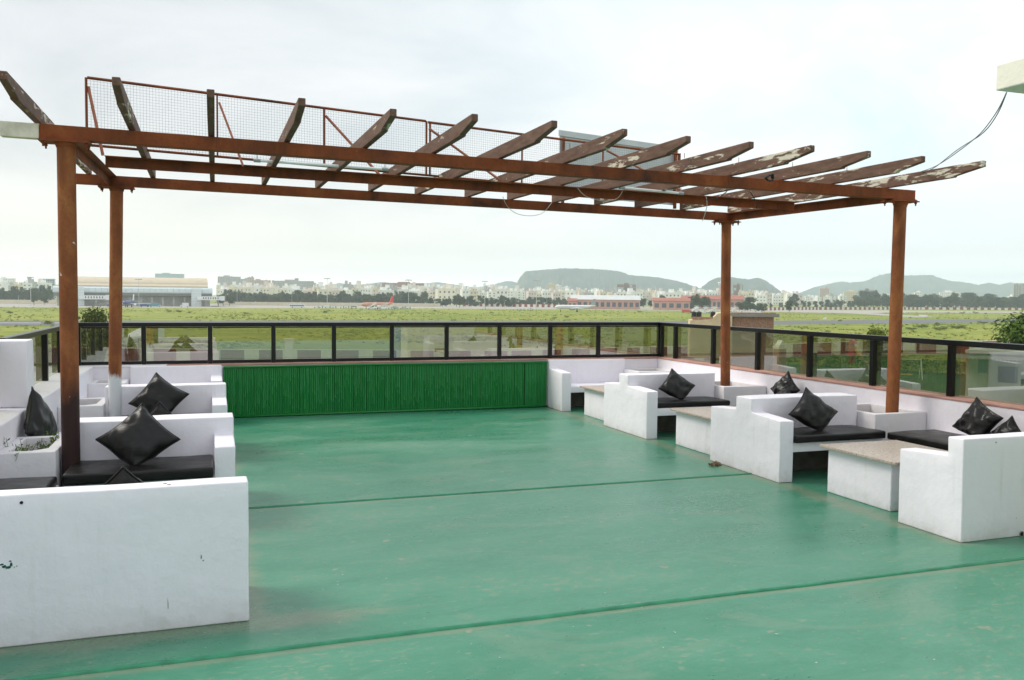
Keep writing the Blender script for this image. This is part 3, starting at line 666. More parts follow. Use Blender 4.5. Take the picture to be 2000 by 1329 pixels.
# low cream boundary wall behind the apron
def wall_line(name, pts, h, mats, label, cat, seg=4.0, th=.35, ratio=.5, zbase=GZ):
    """painted boundary wall: alternating panels, each a part of the wall"""
    root = empty(name, (pts[0].x, pts[0].y, zbase), label, cat); i = 0; left = 300
    cap = MB()
    for a, c in zip(pts, pts[1:]):
        L = (c-a).length; d = (c-a)/L; ang = math.atan2(d.y, d.x); x = 0
        while x < L-.05:
            l = min(seg*(ratio if i % len(mats) else 1-ratio)*2 if len(mats) > 1 else seg, L-x); p = a + d*(x+l/2); x += l
            M = Matrix.Translation((p.x, p.y, zbase)) @ Matrix.Rotation(ang, 4, 'Z')
            b = MB(); b.box(-l/2+.01, l/2-.01, -th/2, th/2, 0, h, M=M); b.build('panel', mats[i % len(mats)], root); i += 1
            cap.box(-l/2, l/2, -th/2-.06, th/2+.06, h+.005, h+.12, M=M)
    cap.build('coping', mats[0], root); return root
WALLW = simple('wall_white', (.76, .72, .66), .85, .1, .5, 'pos'); WALLR = simple('wall_red', (.26, .058, .035), .85, .2, .5, 'pos'); WALLC = simple('wall_cream', (.66, .58, .44), .85, .1, .3, 'pos')
wall_line('cream_wall', [at(u, D) for u, D in ((-60, 880), (110, 880))], 4.0, [WALLC], 'plain cream boundary wall left of the terminal', 'wall', 30)
wall_line('cream_wall', [at(u, D) for u, D in ((425, 930), (860, 960))], 3.6, [WALLC], 'long plain cream boundary wall under the trees right of the terminal', 'wall', 30)
wall_line('striped_wall', [at(u, D) for u, D in ((905, 1050), (1108, 1000))], 3.2, [WALLR, WALLW], 'red and white striped wall left of the grey-roofed hangar', 'wall', 3.6)
wall_line('striped_wall', [at(u, D) for u, D in ((1495, 900), (1600, 1010), (1800, 1150), (2080, 1190))], 3.1, [WALLR, WALLW], 'red and white striped wall below the wood at the right of the airfield', 'wall', 5.2)
wall_line('striped_wall', [at(u, D) for u, D in ((1805, 1330), (1840, 1340), (1945, 1360))], 9.5, [WALLW, WALLR], 'white topped striped wall among the trees right of the front right post', 'wall', 4.6)
wall_line('striped_wall', [at(u, D) for u, D in ((60, 140), (430, 138), (1000, 142), (1250, 156), (1530, 170))], 2.7, [WALLW, WALLR], 'near red and white wall seen through the back glass', 'wall', 3.0, ratio=.62)
wall_line('striped_wall', [at(u, D) for u, D in ((1530, 170.5), (1700, 188), (2080, 196))], 2.7, [WALLW, WALLR], 'near red and white wall seen through the right glass', 'wall', 4.0, ratio=.6)

# ------------------------------------------------------------------ aircraft and apron vehicles
AWH = simple('aircraft_white', (.74, .75, .77), .3, .04, .3); ARED = simple('tail_red', (.66, .045, .04), .35, .1); AORG = simple('livery_orange', (.66, .30, .20), .35, .1, .2); ABLU = simple('livery_blue', (.045, .06, .20), .35, .1); AGRY = simple('engine_grey', (.35, .36, .38), .4, .1); TYRE = simple('tyre_black', (.02, .02, .02), .8, .1)
def airplane(label, fus, fin, eng, loc, rz, L=38):
    r = empty('airliner', (0, 0, 0), label, 'airplane'); R = L*.052; zc = 3.9
    b = MB(); xs = [(-.5, .02, .1), (-.49, .35, .05), (-.46, .7, 0), (-.42, .92, 0), (-.36, 1, 0), (.2, 1, 0), (.3, .86, .15), (.4, .52, .5), (.47, .25, .75), (.5, .1, .85)]
    b.tube([(x*L, 0, zc+dz*R) for x, _, dz in xs], [q*R for _, q, _ in xs], 14); b.build('fuselage', fus, r, 'all', own=False)
    for s in (-1, 1):
        b = MB(); b.prism([(-.10*L, s*R*.6), (.06*L, s*R*.6), (.16*L, s*L*.44), (.12*L, s*L*.45)], 'z', zc-R*.55, zc-R*.35); w = b.build('wing', AWH, r, own=False)
        b = MB(); b.prism([(.40*L, s*R*.3), (.47*L, s*R*.3), (.50*L, s*L*.17), (.47*L, s*L*.17)], 'z', zc+R*.55, zc+R*.65); b.build('tailplane', AWH, r, own=False)
        b = MB(); b.tube([(-.13*L, s*L*.15, zc-R*1.0), (-.10*L, s*L*.15, zc-R*1.0), (-.02*L, s*L*.15, zc-R*.95)], [R*.48, R*.55, R*.3], 10); b.build('engine', eng, r, 'all', own=False)
        b = MB(); b.tube([(.04*L, s*R*.9, 0), (.04*L, s*R*.9, zc-R*.5)], .25, 6); b.tube([(.04*L, s*R*.9-.4, .55), (.04*L, s*R*.9+.4, .55)], .55, 10); b.build('landing_gear', TYRE, r, own=False)
    b = MB(); b.tube([(-.36*L, 0, .3), (-.36*L, 0, zc-R*.7)], .2, 6); b.tube([(-.36*L, -.3, .4), (-.36*L, .3, .4)], .4, 10); b.build('landing_gear', TYRE, r, own=False)
    b = MB(); b.prism([(.36*L, zc+R*.8), (.44*L, zc+L*.20), (.50*L, zc+L*.20), (.49*L, zc+R*.75)], 'y', -.25, .25); b.build('tail_fin', fin, r, own=False)
    b = MB()
    for q in range(26):
        for s in (-1, 1): x = -.34*L+q*.022*L; b.box(x-.16, x+.16, s*R*.985-.03, s*R*.985+.03, zc+.15*R, zc+.15*R+.35)
    b.build('window_row', WN, r, own=False)['kind'] = 'stuff'
    r.location = loc; r.rotation_euler = (0, 0, rz); return r
bear = lambda u: -YAW-math.atan((u-1000)/F_PX)
airplane('white and orange airliner with a red tail fin on the apron', AORG, ARED, AWH, at(738, 760), bear(738)+.7, 36)
airplane('white airliner with pale grey tail parked before the hangar', AWH, AGRY, AGRY, at(1124, 700), bear(1124)+.12, 33)
airplane('dark blue and white airliner nosed in at the terminal bridge', ABLU, AWH, AWH, at(252, 730), bear(252)+1.35, 36)
# white tail with red flash behind the terminal roof
airplane('airliner behind the terminal with only its white tail showing', AWH, AWH, AWH, at(240, 900, GZ+12), bear(240)+.2, 38) if False else None
def bus(u, D, L, label, m=AWH, rz=0):
    r = empty('apron_bus', (0, 0, 0), label, 'bus')
    b = MB(); b.box(-L/2, L/2, -1.3, 1.3, .45, 3.1, .15); b.build('body', m, r, own=False)
    for i in range(7): b = MB(); x = -L/2+.5+i*(L-1)/7; b.box(x, x+(L-1)/7-.18, -1.34, -1.305, 1.5, 2.6); b.build('window', WN, r, own=False)
    for x in (-L*.3, L*.3): b = MB(); b.tube([(x, -1.36, .5), (x, -1.0, .5)], .5, 10); b.build('wheel', TYRE, r, own=False)
    r.location = at(u, D); r.rotation_euler = (0, 0, bear(u)+rz)
bus(580, 790, 13.5, 'white apron bus in front of the long cream wall'); bus(691, 770, 6, 'short white airport van left of the red-tailed airliner')
def steps(u, D, label, rz=0, group='white boarding stairs on the apron'):
    r = empty('boarding_stairs', (0, 0, 0), label, 'stairs', group)
    b = MB(); b.prism([(-4, .9), (3, 5.0), (4.2, 5.0), (4.2, 4.5), (3, 4.2), (-4, .3)], 'y', -1, 1); b.build('ramp', AWH, r, own=False)
    for s in (-1, 1): b = MB(); b.prism([(-4, 1.9), (3, 6.0), (4.2, 6.0), (4.2, 5.85), (3, 5.85), (-4, 1.75)], 'y', s*1.02-.06, s*1.02+.06); b.build('handrail', AWH, r, own=False)
    b = MB(); b.box(-3.5, 4, -1.2, 1.2, .35, 1.0, .1); b.box(2.4, 2.7, -.9, -.7, 1, 4.2); b.box(2.4, 2.7, .7, .9, 1, 4.2); b.build('chassis', AWH, r, own=False)
    for x in (-2.5, 2.8): b = MB(); b.tube([(x, -1.3, .45), (x, 1.3, .45)], .45, 8); b.build('wheel', TYRE, r, own=False)
    r.location = at(u, D); r.rotation_euler = (0, 0, bear(u)+rz); return r
sp0 = steps(726, 745, 'boarding stairs at the nose of the red-tailed airliner', .2)
str0 = tree_of(sp0)
SG = 'parked boarding stairs by the old terminal'
for u, D, rz, lab in [(748, 742, -.1, 'boarding stairs at the middle of the red-tailed airliner'), (1356, 700, .3, None), (1366, 705, PI-.2, None), (1374, 695, .1, None), (1384, 702, PI, None), (1391, 698, .2, None), (1400, 694, PI+.2, None), (1430, 690, .2, None), (1437, 700, PI, None)]:
    o = copy_tree(sp0, str0, at(u, D), bear(u)+rz, lab or 'white boarding stairs in the parked cluster before the long pink building')
    if not lab: o['group'] = SG
def truck(u, D, label, mcab, mbox, L=6, h=2.6, rz=0, name='apron_truck', cat='truck', group=None):
    r = empty(name, (0, 0, 0), label, cat, group)
    b = MB(); b.box(-L/2, L/2-1.7, -1.1, 1.1, .6, h, .05); b.build('body', mbox, r, own=False)
    b = MB(); b.prism([(L/2-1.65, .5), (L/2, .5), (L/2, 1.3), (L/2-.4, 2.1), (L/2-1.65, 2.1)], 'y', -1.05, 1.05); c = b.build('cab', mcab, r, own=False)
    b = MB(); b.box(L/2-1.4, L/2-.5, -1.09, -1.055, 1.35, 1.95); b.build('window', WN, c, own=False)
    for x in (-L/2+1.1, L/2-.9): b = MB(); b.tube([(x, -1.15, .45), (x, 1.15, .45)], .45, 8); b.build('wheel', TYRE, r, own=False)
    r.location = at(u, D); r.rotation_euler = (0, 0, bear(u)+rz); return r
BLUE = simple('truck_blue', (.05, .09, .32), .5, .15)
truck(282, 742, 'blue baggage truck right of the dark blue airliner', BLUE, BLUE, 7); truck(303, 745, 'pale blue cargo truck right of the blue baggage truck', AWH, simple('teal_truck', (.10, .28, .34), .5, .1), 9, 3.4)
truck(360, 748, 'white catering truck by the right jet bridge', AWH, AWH, 7, 3.8, PI)
truck(618, 775, 'white luggage tractor right of the apron bus', AWH, AWH, 5, 2); truck(640, 778, 'white service truck at the foot of the centre light mast', AWH, AWH, 6)
truck(203, 745, 'dark service truck under the left jet bridge', BLUE, T_DK, 8, 3)
for i, (u, D) in enumerate([(627, 780), (653, 778), (668, 779), (678, 780)]): truck(u, D, 'white baggage cart in the row on the apron left of the red-tailed airliner', AWH, AWH, 4.5, 1.9, 0, 'baggage_cart', 'cart', 'white baggage carts on the apron')
for i, (u, D) in enumerate([(1014, 760), (1021, 758), (1034, 752), (1038, 760), (945, 770)]): truck(u, D, 'small white ground vehicle left of the white airliner', AWH, AWH, 4.5, 2, PI*(i % 2), 'ground_vehicle', 'vehicle', 'small ground vehicles left of the white airliner')
for i, u in enumerate([762, 768, 774, 780, 786, 792, 798]): truck(u, 760+rnd.uniform(-15, 15), 'small white service vehicle behind the tail of the red-tailed airliner', AWH, AGRY if i % 3 else AWH, 4.5, 2+rnd.random(), PI*(i % 2), 'ground_vehicle', 'vehicle', 'service vehicles right of the red-tailed airliner')
for i, u in enumerate([1446, 1452, 1459, 1466, 1473, 1480, 1486]): truck(u, 690+rnd.uniform(-8, 8), 'white car in the row parked right of the rear right post', AWH, AWH, 4.6, 1.7, PI*(i % 2), 'parked_car', 'car', 'white cars parked on the apron')
truck(1342, 700, 'red fire tender left of the parked boarding stairs', ARED, ARED, 8, 2.6)
for u, v in ((1670, 0), (1803, 0)):
    pass
def marker(u, v, w, label):
    p = ground(u, v); r = empty('runway_marker', (0, 0, 0), label, 'marker board')
    b = MB(); b.box(-w/2, w/2, -.3, .3, .4, 1.5, .05); b.build('board', AWH, r, own=False)
    b = MB(); b.box(-w*.4, -w*.35, -.1, .1, 0, .39); b.box(w*.35, w*.4, -.1, .1, 0, .39); b.build('leg', AGRY, r, own=False)
    r.location = p; r.rotation_euler = (0, 0, bear(u))
marker(1803, 619.5, 5.5, 'white runway marker board on the grass right of the front right post'); marker(1767, 612.5, 4, 'smaller white marker board beyond the runway right of the front right post'); marker(1611, 625.5, 1.6, 'tiny pale marker beside the runway right of the brick house')
def mast(u, v_top, D, label, lamps=True):
    r = empty('light_mast', (0, 0, 0), label, 'light mast'); H = zy(v_top, u, D)-GZ
    b = MB(); b.tube([(0, 0, 0), (0, 0, H)], [.32, .16] if lamps else [.16, .1], 6); b.build('pole', GREYR, r, own=False)
    if lamps:
        b = MB(); b.tube([(-2.6, 0, H-.3), (2.6, 0, H-.3)], .22, 5); b.tube([(0, -1, H-.3), (0, 1, H-.3)], .2, 5); b.build('head_frame', GREYR, r, own=False)
        for q in range(5): b = MB(); x = -2.4+q*1.2; b.box(x-.42, x+.42, -.7, -.25, H-.95, H-.5); b.build('floodlight', AGRY, r, own=False)
    r.location = at(u, D); r.rotation_euler = (0, 0, bear(u))
for u, v, D, s in [(60, 541, 760, 'tall floodlight mast left of the terminal'), (271, 545, 745, 'tall floodlight mast in front of the terminal'), (639, 543.5, 780, 'tall floodlight mast behind the baggage carts'), (798, 546.5, 770, 'tall floodlight mast right of the red-tailed airliner'), (947, 549, 800, 'tall floodlight mast on the skyline left of the flat-topped hill'), (1048, 547, 770, 'tall floodlight mast in front of the cliff of the flat-topped hill')]: mast(u, v, D, s)
for u, v, D, s in [(463, 568, 830, 'thin grey pole right of the terminal end'), (441, 575, 840, 'short grey pole beside the terminal end'), (1068, 575, 800, 'thin grey pole right of the mast before the hill'), (1265, 582, 860, 'thin grey pole between hangar and fire station'), (898, 553, 900, 'thin antenna pole left of the skyline mast'), (36, 577, 800, 'short lamp pole at the left end of the apron'), (570, 571, 850, 'thin pole above the apron bus')]: mast(u, v, D, s, False)

# ------------------------------------------------------------------ near surroundings below the terrace
m_brick, tb, bb = mat('old_brick', .9, .2); vb = coord(tb, 'pos')
fbk = noi(tb, vb, 3.5, 3, .8); col(tb, bb, mixc(tb, ramp(tb, noi(tb, vb, 9, 4, .7), [(.45, 0), (.62, 1)]), ramp(tb, fbk, [(.3, (.25, .10, .065)), (.7, (.40, .19, .12))]), (.45, .36, .28)))
OCH = simple('ochre_render', (.58, .47, .30), .85, .12, 1.2, 'pos'); TANK = simple('black_plastic', (.018, .02, .024), .45, .1)
D = 105; kk = D/F_PX
def LB(root): WL[root.name] = Vector((0, 0, 0)); return root
bh = LB(empty('brick_house', at(1440, D), 'unplastered brick house with ochre stair wall beyond the right railing', 'house'))
X = lambda u: (u-1440)*kk
zz = lambda v: zy(v, 1440, D)-GZ
b = MB(); b.box(X(1432), X(1510), 0, 5, 0, zz(619)); b.build('brick_wall', m_brick, bh, own=False)
b = MB()
rb = random.Random(3)
for r_ in range(22):
    for c_ in range(20):
        x0 = X(1432)+c_*(X(1510)-X(1432))/20+(.11 if r_ % 2 else 0); z0 = zz(619)-(r_+1)*.15
        if x0+.22 < X(1510): b.box(x0, x0+.22, -.03-rb.random()*.03, -.002, z0, z0+.12)
b.build('brick_course', m_brick, bh, own=False)['kind'] = 'stuff'
b = MB(); b.box(X(1426), X(1519), -.6, 5.4, zz(619)+.01, zz(613)); b.build('roof_slab', TOWN[5], bh, own=False)
b = MB(); b.box(X(1428), X(1513), -.4, -.1, zz(613)+.01, zz(610.5)); b.build('roof_kerb', m_brick, bh, own=False)
b = MB(); b.prism([(X(1350), zz(700)), (X(1350), zz(627)), (X(1392), zz(624)), (X(1402), zz(613)), (X(1416), zz(611)), (X(1430), zz(618)), (X(1431.5), zz(700))], 'y', -.8, 4.5); b.build('stair_wall', OCH, bh, own=False)
b = MB(); b.box(X(1354), X(1394), -.75, -.3, zz(626)+.01, zz(620)); b.build('brick_parapet', m_brick, bh, own=False)
bh.rotation_euler = (0, 0, bear(1440)+.1)
for u, lab in ((1356, 'left black water tank on the brick house roof'), (1366, 'middle black water tank on the brick house roof'), (1393, 'right black water tank on the brick house roof by the ochre wall')):
    D2 = 107; k2 = D2/F_PX; r = .29*8.6*k2*2; z0 = zy(621, u, D2)
    t_ = empty('water_tank', at(u, D2, z0), lab, 'water tank', 'black water tanks on the brick house')
    b = MB(); c0 = at(u, D2, z0); hgt = zy(608.5, u, D2)-z0
    b.tube([c0+Vector((0, 0, q*hgt)) for q in (0, .03, .3, .33, .6, .63, .86, .93)], [r*.97, r, r, r*.93, r, r*.93, r, r*.6], 14); b.build('body', TANK, t_, True)
    b = MB(); b.tube([c0+Vector((0, 0, hgt*.935)), c0+Vector((0, 0, hgt))], [r*.35, r*.33], 12); b.build('lid', TANK, t_)
# blue-white house at the far right, seen through the glass
BLW = simple('blue_white_wall', (.56, .61, .70), .8, .08, 1, 'pos'); BLD = simple('blue_door', (.24, .36, .52), .6, .1, 1, 'pos'); COR = simple('corrugated_sheet', (.60, .62, .63), .5, .12, 1, 'pos')
D = 62; kk = D/F_PX; X = lambda u: (u-1955)*kk; zz = lambda v: zy(v, 1955, D)-GZ
hb_ = LB(empty('blue_house', at(1955, D), 'pale blue house with corrugated awning beyond the right glass', 'house'))
b = MB(); b.box(X(1892), X(2090), 1.2, 8, 0, zz(694)); b.build('wall', BLW, hb_, own=False)
b = MB(); b.box(X(1890), X(2092), 1.0, 8.2, zz(694)+.01, zz(688)); b.build('roof_kerb', BLW, hb_, own=False)
b = MB(); n = 60; pts = []
for i in range(n+1):
    x = X(1872)+i*(X(2080)-X(1872))/n; pts.append((x, .055*math.sin(i*PI)+(.05 if i % 2 else -.05)))
A = [b.bm.verts.new((x, -.9, zz(702)+d)) for x, d in pts]; B = [b.bm.verts.new((x, 1.19, zz(697.5)+d)) for x, d in pts]
for i in range(n): b.bm.faces.new((A[i], A[i+1], B[i+1], B[i]))
bmesh.ops.solidify(b.bm, geom=b.bm.faces[:], thickness=.01); b.build('awning_sheet', COR, hb_, own=False)
for u0, u1, v0, v1, nm, m_ in [(1914, 1930, 706, 733, 'door', BLD), (1950, 1984, 718, 750, 'doorway', DARKH), (1990, 2010, 722, 750, 'door', BLD)]:
    b = MB(); b.box(X(u0), X(u1), 1.12, 1.197, max(.02, zz(v1)), zz(v0)); b.build(nm, m_, hb_, own=False)
b = MB(); b.box(X(1945), X(2020), .6, 1.11, zz(715), zz(713)); b.build('door_hood', BLW, hb_, own=False)
hb_.rotation_euler = (0, 0, bear(1955)-.15)
# garden below: hedge, slide, swing
LAWN = m_leaf('hedge_leaf', (.008, .035, .014), (.028, .088, .038))
def hedge(name, u0, D0, u1, D1, h, th, label):
    a = at(u0, D0); c = at(u1, D1); d = (c-a); L = d.length; d.normalize(); nrm = Vector((-d.y, d.x, 0)); bm = bmesh.new(); tones = []; rg = random.Random(8)
    for i in range(int(L*150)):
        p = a + d*rg.uniform(0, L) + nrm*rg.gauss(0, th*.35) + Vector((0, 0, h*rg.random()**.8)); s = rg.uniform(.1, .22)
        x = Vector((rg.gauss(0, 1), rg.gauss(0, 1), rg.gauss(0, 1))).normalized(); y = x.orthogonal().normalized()
        bm.faces.new([bm.verts.new(p+q) for q in (x*s, y*s*.5, -x*s, -y*s*.5)]); tones.append(rg.random())
    root = empty(name, a, label, 'hedge'); o = finish('foliage', bm, LAWN, root); at2 = o.data.attributes.new('tone', 'FLOAT', 'FACE'); at2.data.foreach_set('value', tones)
    b = MB()
    for i in range(int(L/2)): p = a+d*(i*2+1); b.tube([p, p+Vector((0, 0, h*.7))], .05, 5)
    b.build('stem', BARK, root)['kind'] = 'stuff'
hedge('hedge', 1570, 152, 1890, 132, 2.3, .9, 'clipped dark green hedge behind the playground below the right railing')
GRLAWN = simple('lawn_dark', (.050, .105, .040), .95, .35, .5, 'pos', .1)
sheet('lawn', [at(1540, 156), at(1900, 136), at(1960, 60), at(1480, 60)], GZ+.03, GRLAWN)
YARD = simple('yard_concrete', (.36, .33, .28), .9, .15, .6, 'pos')
sheet('yard', [at(-200, 134), at(420, 134), at(1000, 138), at(1480, 158), at(1480, 70), at(-200, 70)], GZ+.025, YARD)
SRED = simple('slide_red', (.55, .05, .05), .4, .1); SYEL = simple('slide_yellow', (.70, .42, .03), .4, .1)
sl_ = LB(empty('playground_slide', at(1680, 158), 'red and yellow playground slide beyond the right glass', 'slide'))
b = MB(); b.box(-1.3, -.5, -.5, .5, 0, 2.3, .08); b.build('tower', SRED, sl_, own=False)
b = MB(); b.prism([(-.48, 2.2), (.2, 1.6), (.9, .4), (1.5, .25), (1.5, .1), (.8, .2), (.1, 1.4), (-.48, 2.0)], 'y', -.45, .45); b.build('chute', SYEL, sl_, own=False)
b = MB(); b.box(-1.4, -.4, -.6, .6, 2.31, 2.42); b.prism([(-1.5, 3.0), (-.9, 3.7), (-.3, 3.0)], 'y', -.6, .6); b.box(-1.35, -1.27, -.5, -.42, 2.42, 3.0); b.box(-.53, -.45, -.5, -.42, 2.42, 3.0); b.build('canopy', SRED, sl_, own=False)
sl_.scale = (1.25, 1.25, 1.2); sl_.rotation_euler = (0, 0, bear(1682)-.3)
sw = LB(empty('swing_frame', at(1775, 128), 'white A-frame garden swing before the hedge beyond the right glass', 'swing'))
for x in (-1.5, 1.5):
    for s in (-1, 1): b = MB(); b.tube([(x, s*.9, 0), (x, 0, 2.4)], .045, 6); b.build('leg', TUBE_W, sw, own=False)
b = MB(); b.tube([(-1.55, 0, 2.4), (1.55, 0, 2.4)], .05, 6); b.build('crossbar', TUBE_W, sw, own=False)
b = MB(); b.box(-.6, .6, -.25, .25, .5, .56); b.build('seat', SYEL, sw, own=False)
for x in (-.5, .5): b = MB(); b.tube([(x, 0, .56), (x, 0, 2.36)], .015, 4); b.build('chain', AGRY, sw, own=False)
sw.scale = (1.3, 1.3, 1.2); sw.rotation_euler = (0, 0, bear(1785)+.2)
pl_ = LB(empty('brick_pillar', at(1526, 92), 'tall brick gate pillar with pale cap beyond the right glass', 'pillar'))
b = MB(); b.box(-.45, .45, -.45, .45, 0, 6.3); b.build('shaft', m_brick, pl_, own=False)
b = MB(); b.box(-.55, .55, -.55, .55, 6.31, 6.6, .04); b.prism([(-.4, 6.61), (0, 7.2), (.4, 6.61)], 'y', -.4, .4); b.build('cap', TUBE_W, pl_, own=False)
sg = LB(empty('site_sign', at(800, 134), 'small white sign with a teal triangle emblem before the striped wall', 'sign'))
b = MB(); b.box(-.75, .75, -.04, .04, .6, 1.7); b.build('board', TUBE_W, sg, own=False)
b = MB(); b.prism([(-.4, .8), (0, 1.5), (.4, .8), (.22, .8), (0, 1.15), (-.22, .8)], 'y', -.06, -.042); b.build('emblem', simple('teal_paint', (.03, .20, .26), .6), sg, own=False)
b = MB(); b.box(-.6, -.5, -.03, .03, 0, .595); b.box(.5, .6, -.03, .03, 0, .595); b.build('leg', AGRY, sg, own=False)
sg.rotation_euler = (0, 0, bear(800))
gp = LB(empty('gate_pillar', at(564, 120), 'white gate pillar seen through the back glass before the striped wall', 'pillar'))
b = MB(); b.box(-.55, .55, -.5, .5, 0, 5.2); b.build('shaft', WALLW, gp, own=False); b = MB(); b.box(-.7, .7, -.65, .65, 5.21, 5.5, .04); b.build('cap', WALLW, gp, own=False)
gp.rotation_euler = (0, 0, bear(564))
# nearer trees
LN = m_leaf('near_leaf', (.018, .050, .007), (.085, .145, .018), .45); LY = m_leaf('yellow_green_leaf', (.075, .11, .012), (.22, .25, .035), .5); LB2 = m_leaf('thin_leaf', (.035, .06, .014), (.12, .14, .04), .5)
o = make_tree('leafy_tree', 11.3, 3.1, 3.6, 15000, .21, 34, LN, random.Random(77), 'bright leafy tree rising over the railing at the right edge', 'tree', .2, limbs=7)
o.location = at(2026, 76); o.scale = (1.15, 1.15, (zy(606, 2026, 76)-GZ)/11.3)
o = make_tree('open_tree', 10, 2.6, 2.6, 2600, .17, 22, LB2, random.Random(78), 'loose olive green tree top between the two left posts', 'tree', .14, limbs=8)
o.location = at(182, 70); o.scale = (.8, .8, (zy(588, 182, 70)-GZ)/10)
o = make_tree('bushy_tree', 8, 2.4, 2.2, 2600, .17, 16, LY, random.Random(79), 'yellow-green tree top just above the right railing', 'tree', .14, limbs=6)
o.location = at(1713, 84); o.scale = (.75, .75, (zy(637, 1713, 84)-GZ)/8)
shr = make_tree('field_shrub', 2.0, 1.7, .8, 420, .22, 9, m_leaf('shrub_leaf', (.11, .16, .03), (.22, .26, .06)), random.Random(80), 'x', 'shrub', .06, zc=1.0, limbs=3); shr['group'] = 'low shrubs dotted over the airfield grass'
strr = tree_of(shr)
SH = [(1083, 623, .9), (1107, 621, 1.0), (1180, 610, .8), (93, 634, 1.3), (330, 610.5, 1.2), (370, 612, 1.1), (350, 611, 1.2), (635, 612, 1.2), (850, 609, .9), (700, 609, 1), (960, 612, 1), (1250, 611, 1), (1561, 602.5, 1.2), (1850, 613, 1.2), (1880, 613.4, 1.4), (1905, 613.2, 1.4), (1925, 614, 1.2), (1870, 642, 1.6), (1800, 641, 1.3), (1835, 646, 1.4), (1640, 628, 1.0), (480, 614, 1.1), (560, 610, 1), (20, 613, 1.2), (1830, 636, 1.3), (1780, 645, 1.1), (1920, 633, 1.5)]
for i, (u, v, s) in enumerate(SH):
    lab = f'low shrub in the {"nearer" if v > 620 else "farther"} airfield grass, {zone(u)}'; sc = (s*rnd.uniform(1, 2.2), s*rnd.uniform(.8, 1.4), s*rnd.uniform(.5, .9))
    if i == 0: o = shr; o.location = ground(u, v); o.scale = sc; o['label'] = lab
    else: copy_tree(shr, strr, ground(u, v), rnd.uniform(0, 6), lab, sc)

# ------------------------------------------------------------------ terrace shell
b = MB(); b.box(-1.74, 7.2, -8, 12.85, GZ, -.30); tag(b.build('terrace_base', TOWN[1]), kind='structure')
fl = MB(); fl.box(-1.9, 7.2, -8, 12.9, -.29, 0)
floor = tag(fl.build('floor', FLOOR), kind='structure')
for y, xa, xb in ((4.243, -1.4, 6.93), (7.158, .2, 5.0), (1.32, -1.4, 6.93)):
    b = MB(); n = 40; pr = [(-.022, .0005), (-.016, .008), (0, .012), (.016, .008), (.022, .0005)]
    rows = []
    for i in range(n+1):
        x = xa+(xb-xa)*i/n; dy = .010*mnoise.noise(Vector((x*.9, y, 0)))+.003*mnoise.noise(Vector((x*7, y, 0)))
        rows.append([b.bm.verts.new((x, y+dy+p*(1+.25*mnoise.noise(Vector((x*5, y, 2)))), q)) for p, q in pr])
    for a, c in zip(rows, rows[1:]):
        for i in range(4): b.bm.faces.new((a[i], c[i], c[i+1], a[i+1]))
    bmesh.ops.recalc_face_normals(b.bm, faces=b.bm.faces)
    b.build('joint_strip', BEAD, floor, 'all')
ZC = .743
rw = MB(); rw.box(6.93, 7.21, -8, 12.55, 0, ZC-.02, .006); right_wall = tag(rw.build('right_parapet', PL), kind='structure')
b = MB(); b.box(6.922, 7.23, -8, 12.54, ZC-.019, ZC, .004); b.build('coping', PINK, right_wall)
bw_ = MB(); bw_.box(-1.75, 7.21, 12.552, 12.86, 0, ZC-.02, .006); back_wall = tag(bw_.build('back_parapet', PL), kind='structure')
b = MB(); b.box(-.5, 7.23, 12.545, 12.88, ZC-.019, ZC, .004); b.build('coping', PINK, back_wall)
b = MB(); b.box(-1.75, -.502, 12.545, 12.88, ZC-.019, ZC, .004); b.build('coping', PL, back_wall)
lw_ = MB(); lw_.box(-1.75, -1.40, -8, 12.55, 0, ZC, .012); left_wall = tag(lw_.build('left_parapet', PL), kind='structure')
b = MB(); b.box(-1.675, -1.403, 8.15, 8.45, ZC+.001, 1.30, .012); pil = b.rough().build('masonry_pillar', PL, None, True); tag(pil, 'square white masonry pillar standing on the left parapet', 'pillar')
# stair room behind the camera's right shoulder, only its roof slab shows
sr_ = empty('stair_room', (5.6, 2, 0), 'cream roof slab of a stair room jutting in at the top right', 'building')
k_ = 3.95; pA = CAMP+ray(1944, 178)*(k_/ray(1944, 178).y)
b = MB(); b.box(pA.x, 6.9, .4, k_, pA.z, pA.z+.145*k_/4.2*1.1, .008); b.build('roof_slab', CREAM, sr_)
b = MB(); b.box(5.0, 6.85, .6, 2.9, .002, pA.z-.002, .01); b.build('wall', CREAM, sr_)
b = MB(); b.box(4.96, 4.998, 1.2, 2.1, .002, 2.05); dr_ = b.build('door', BLD, sr_)
b = MB(); b.tube([(4.93, 1.3, 1.0), (4.93, 1.3, 1.12)], .012, 6); b.build('handle', AGRY, dr_)

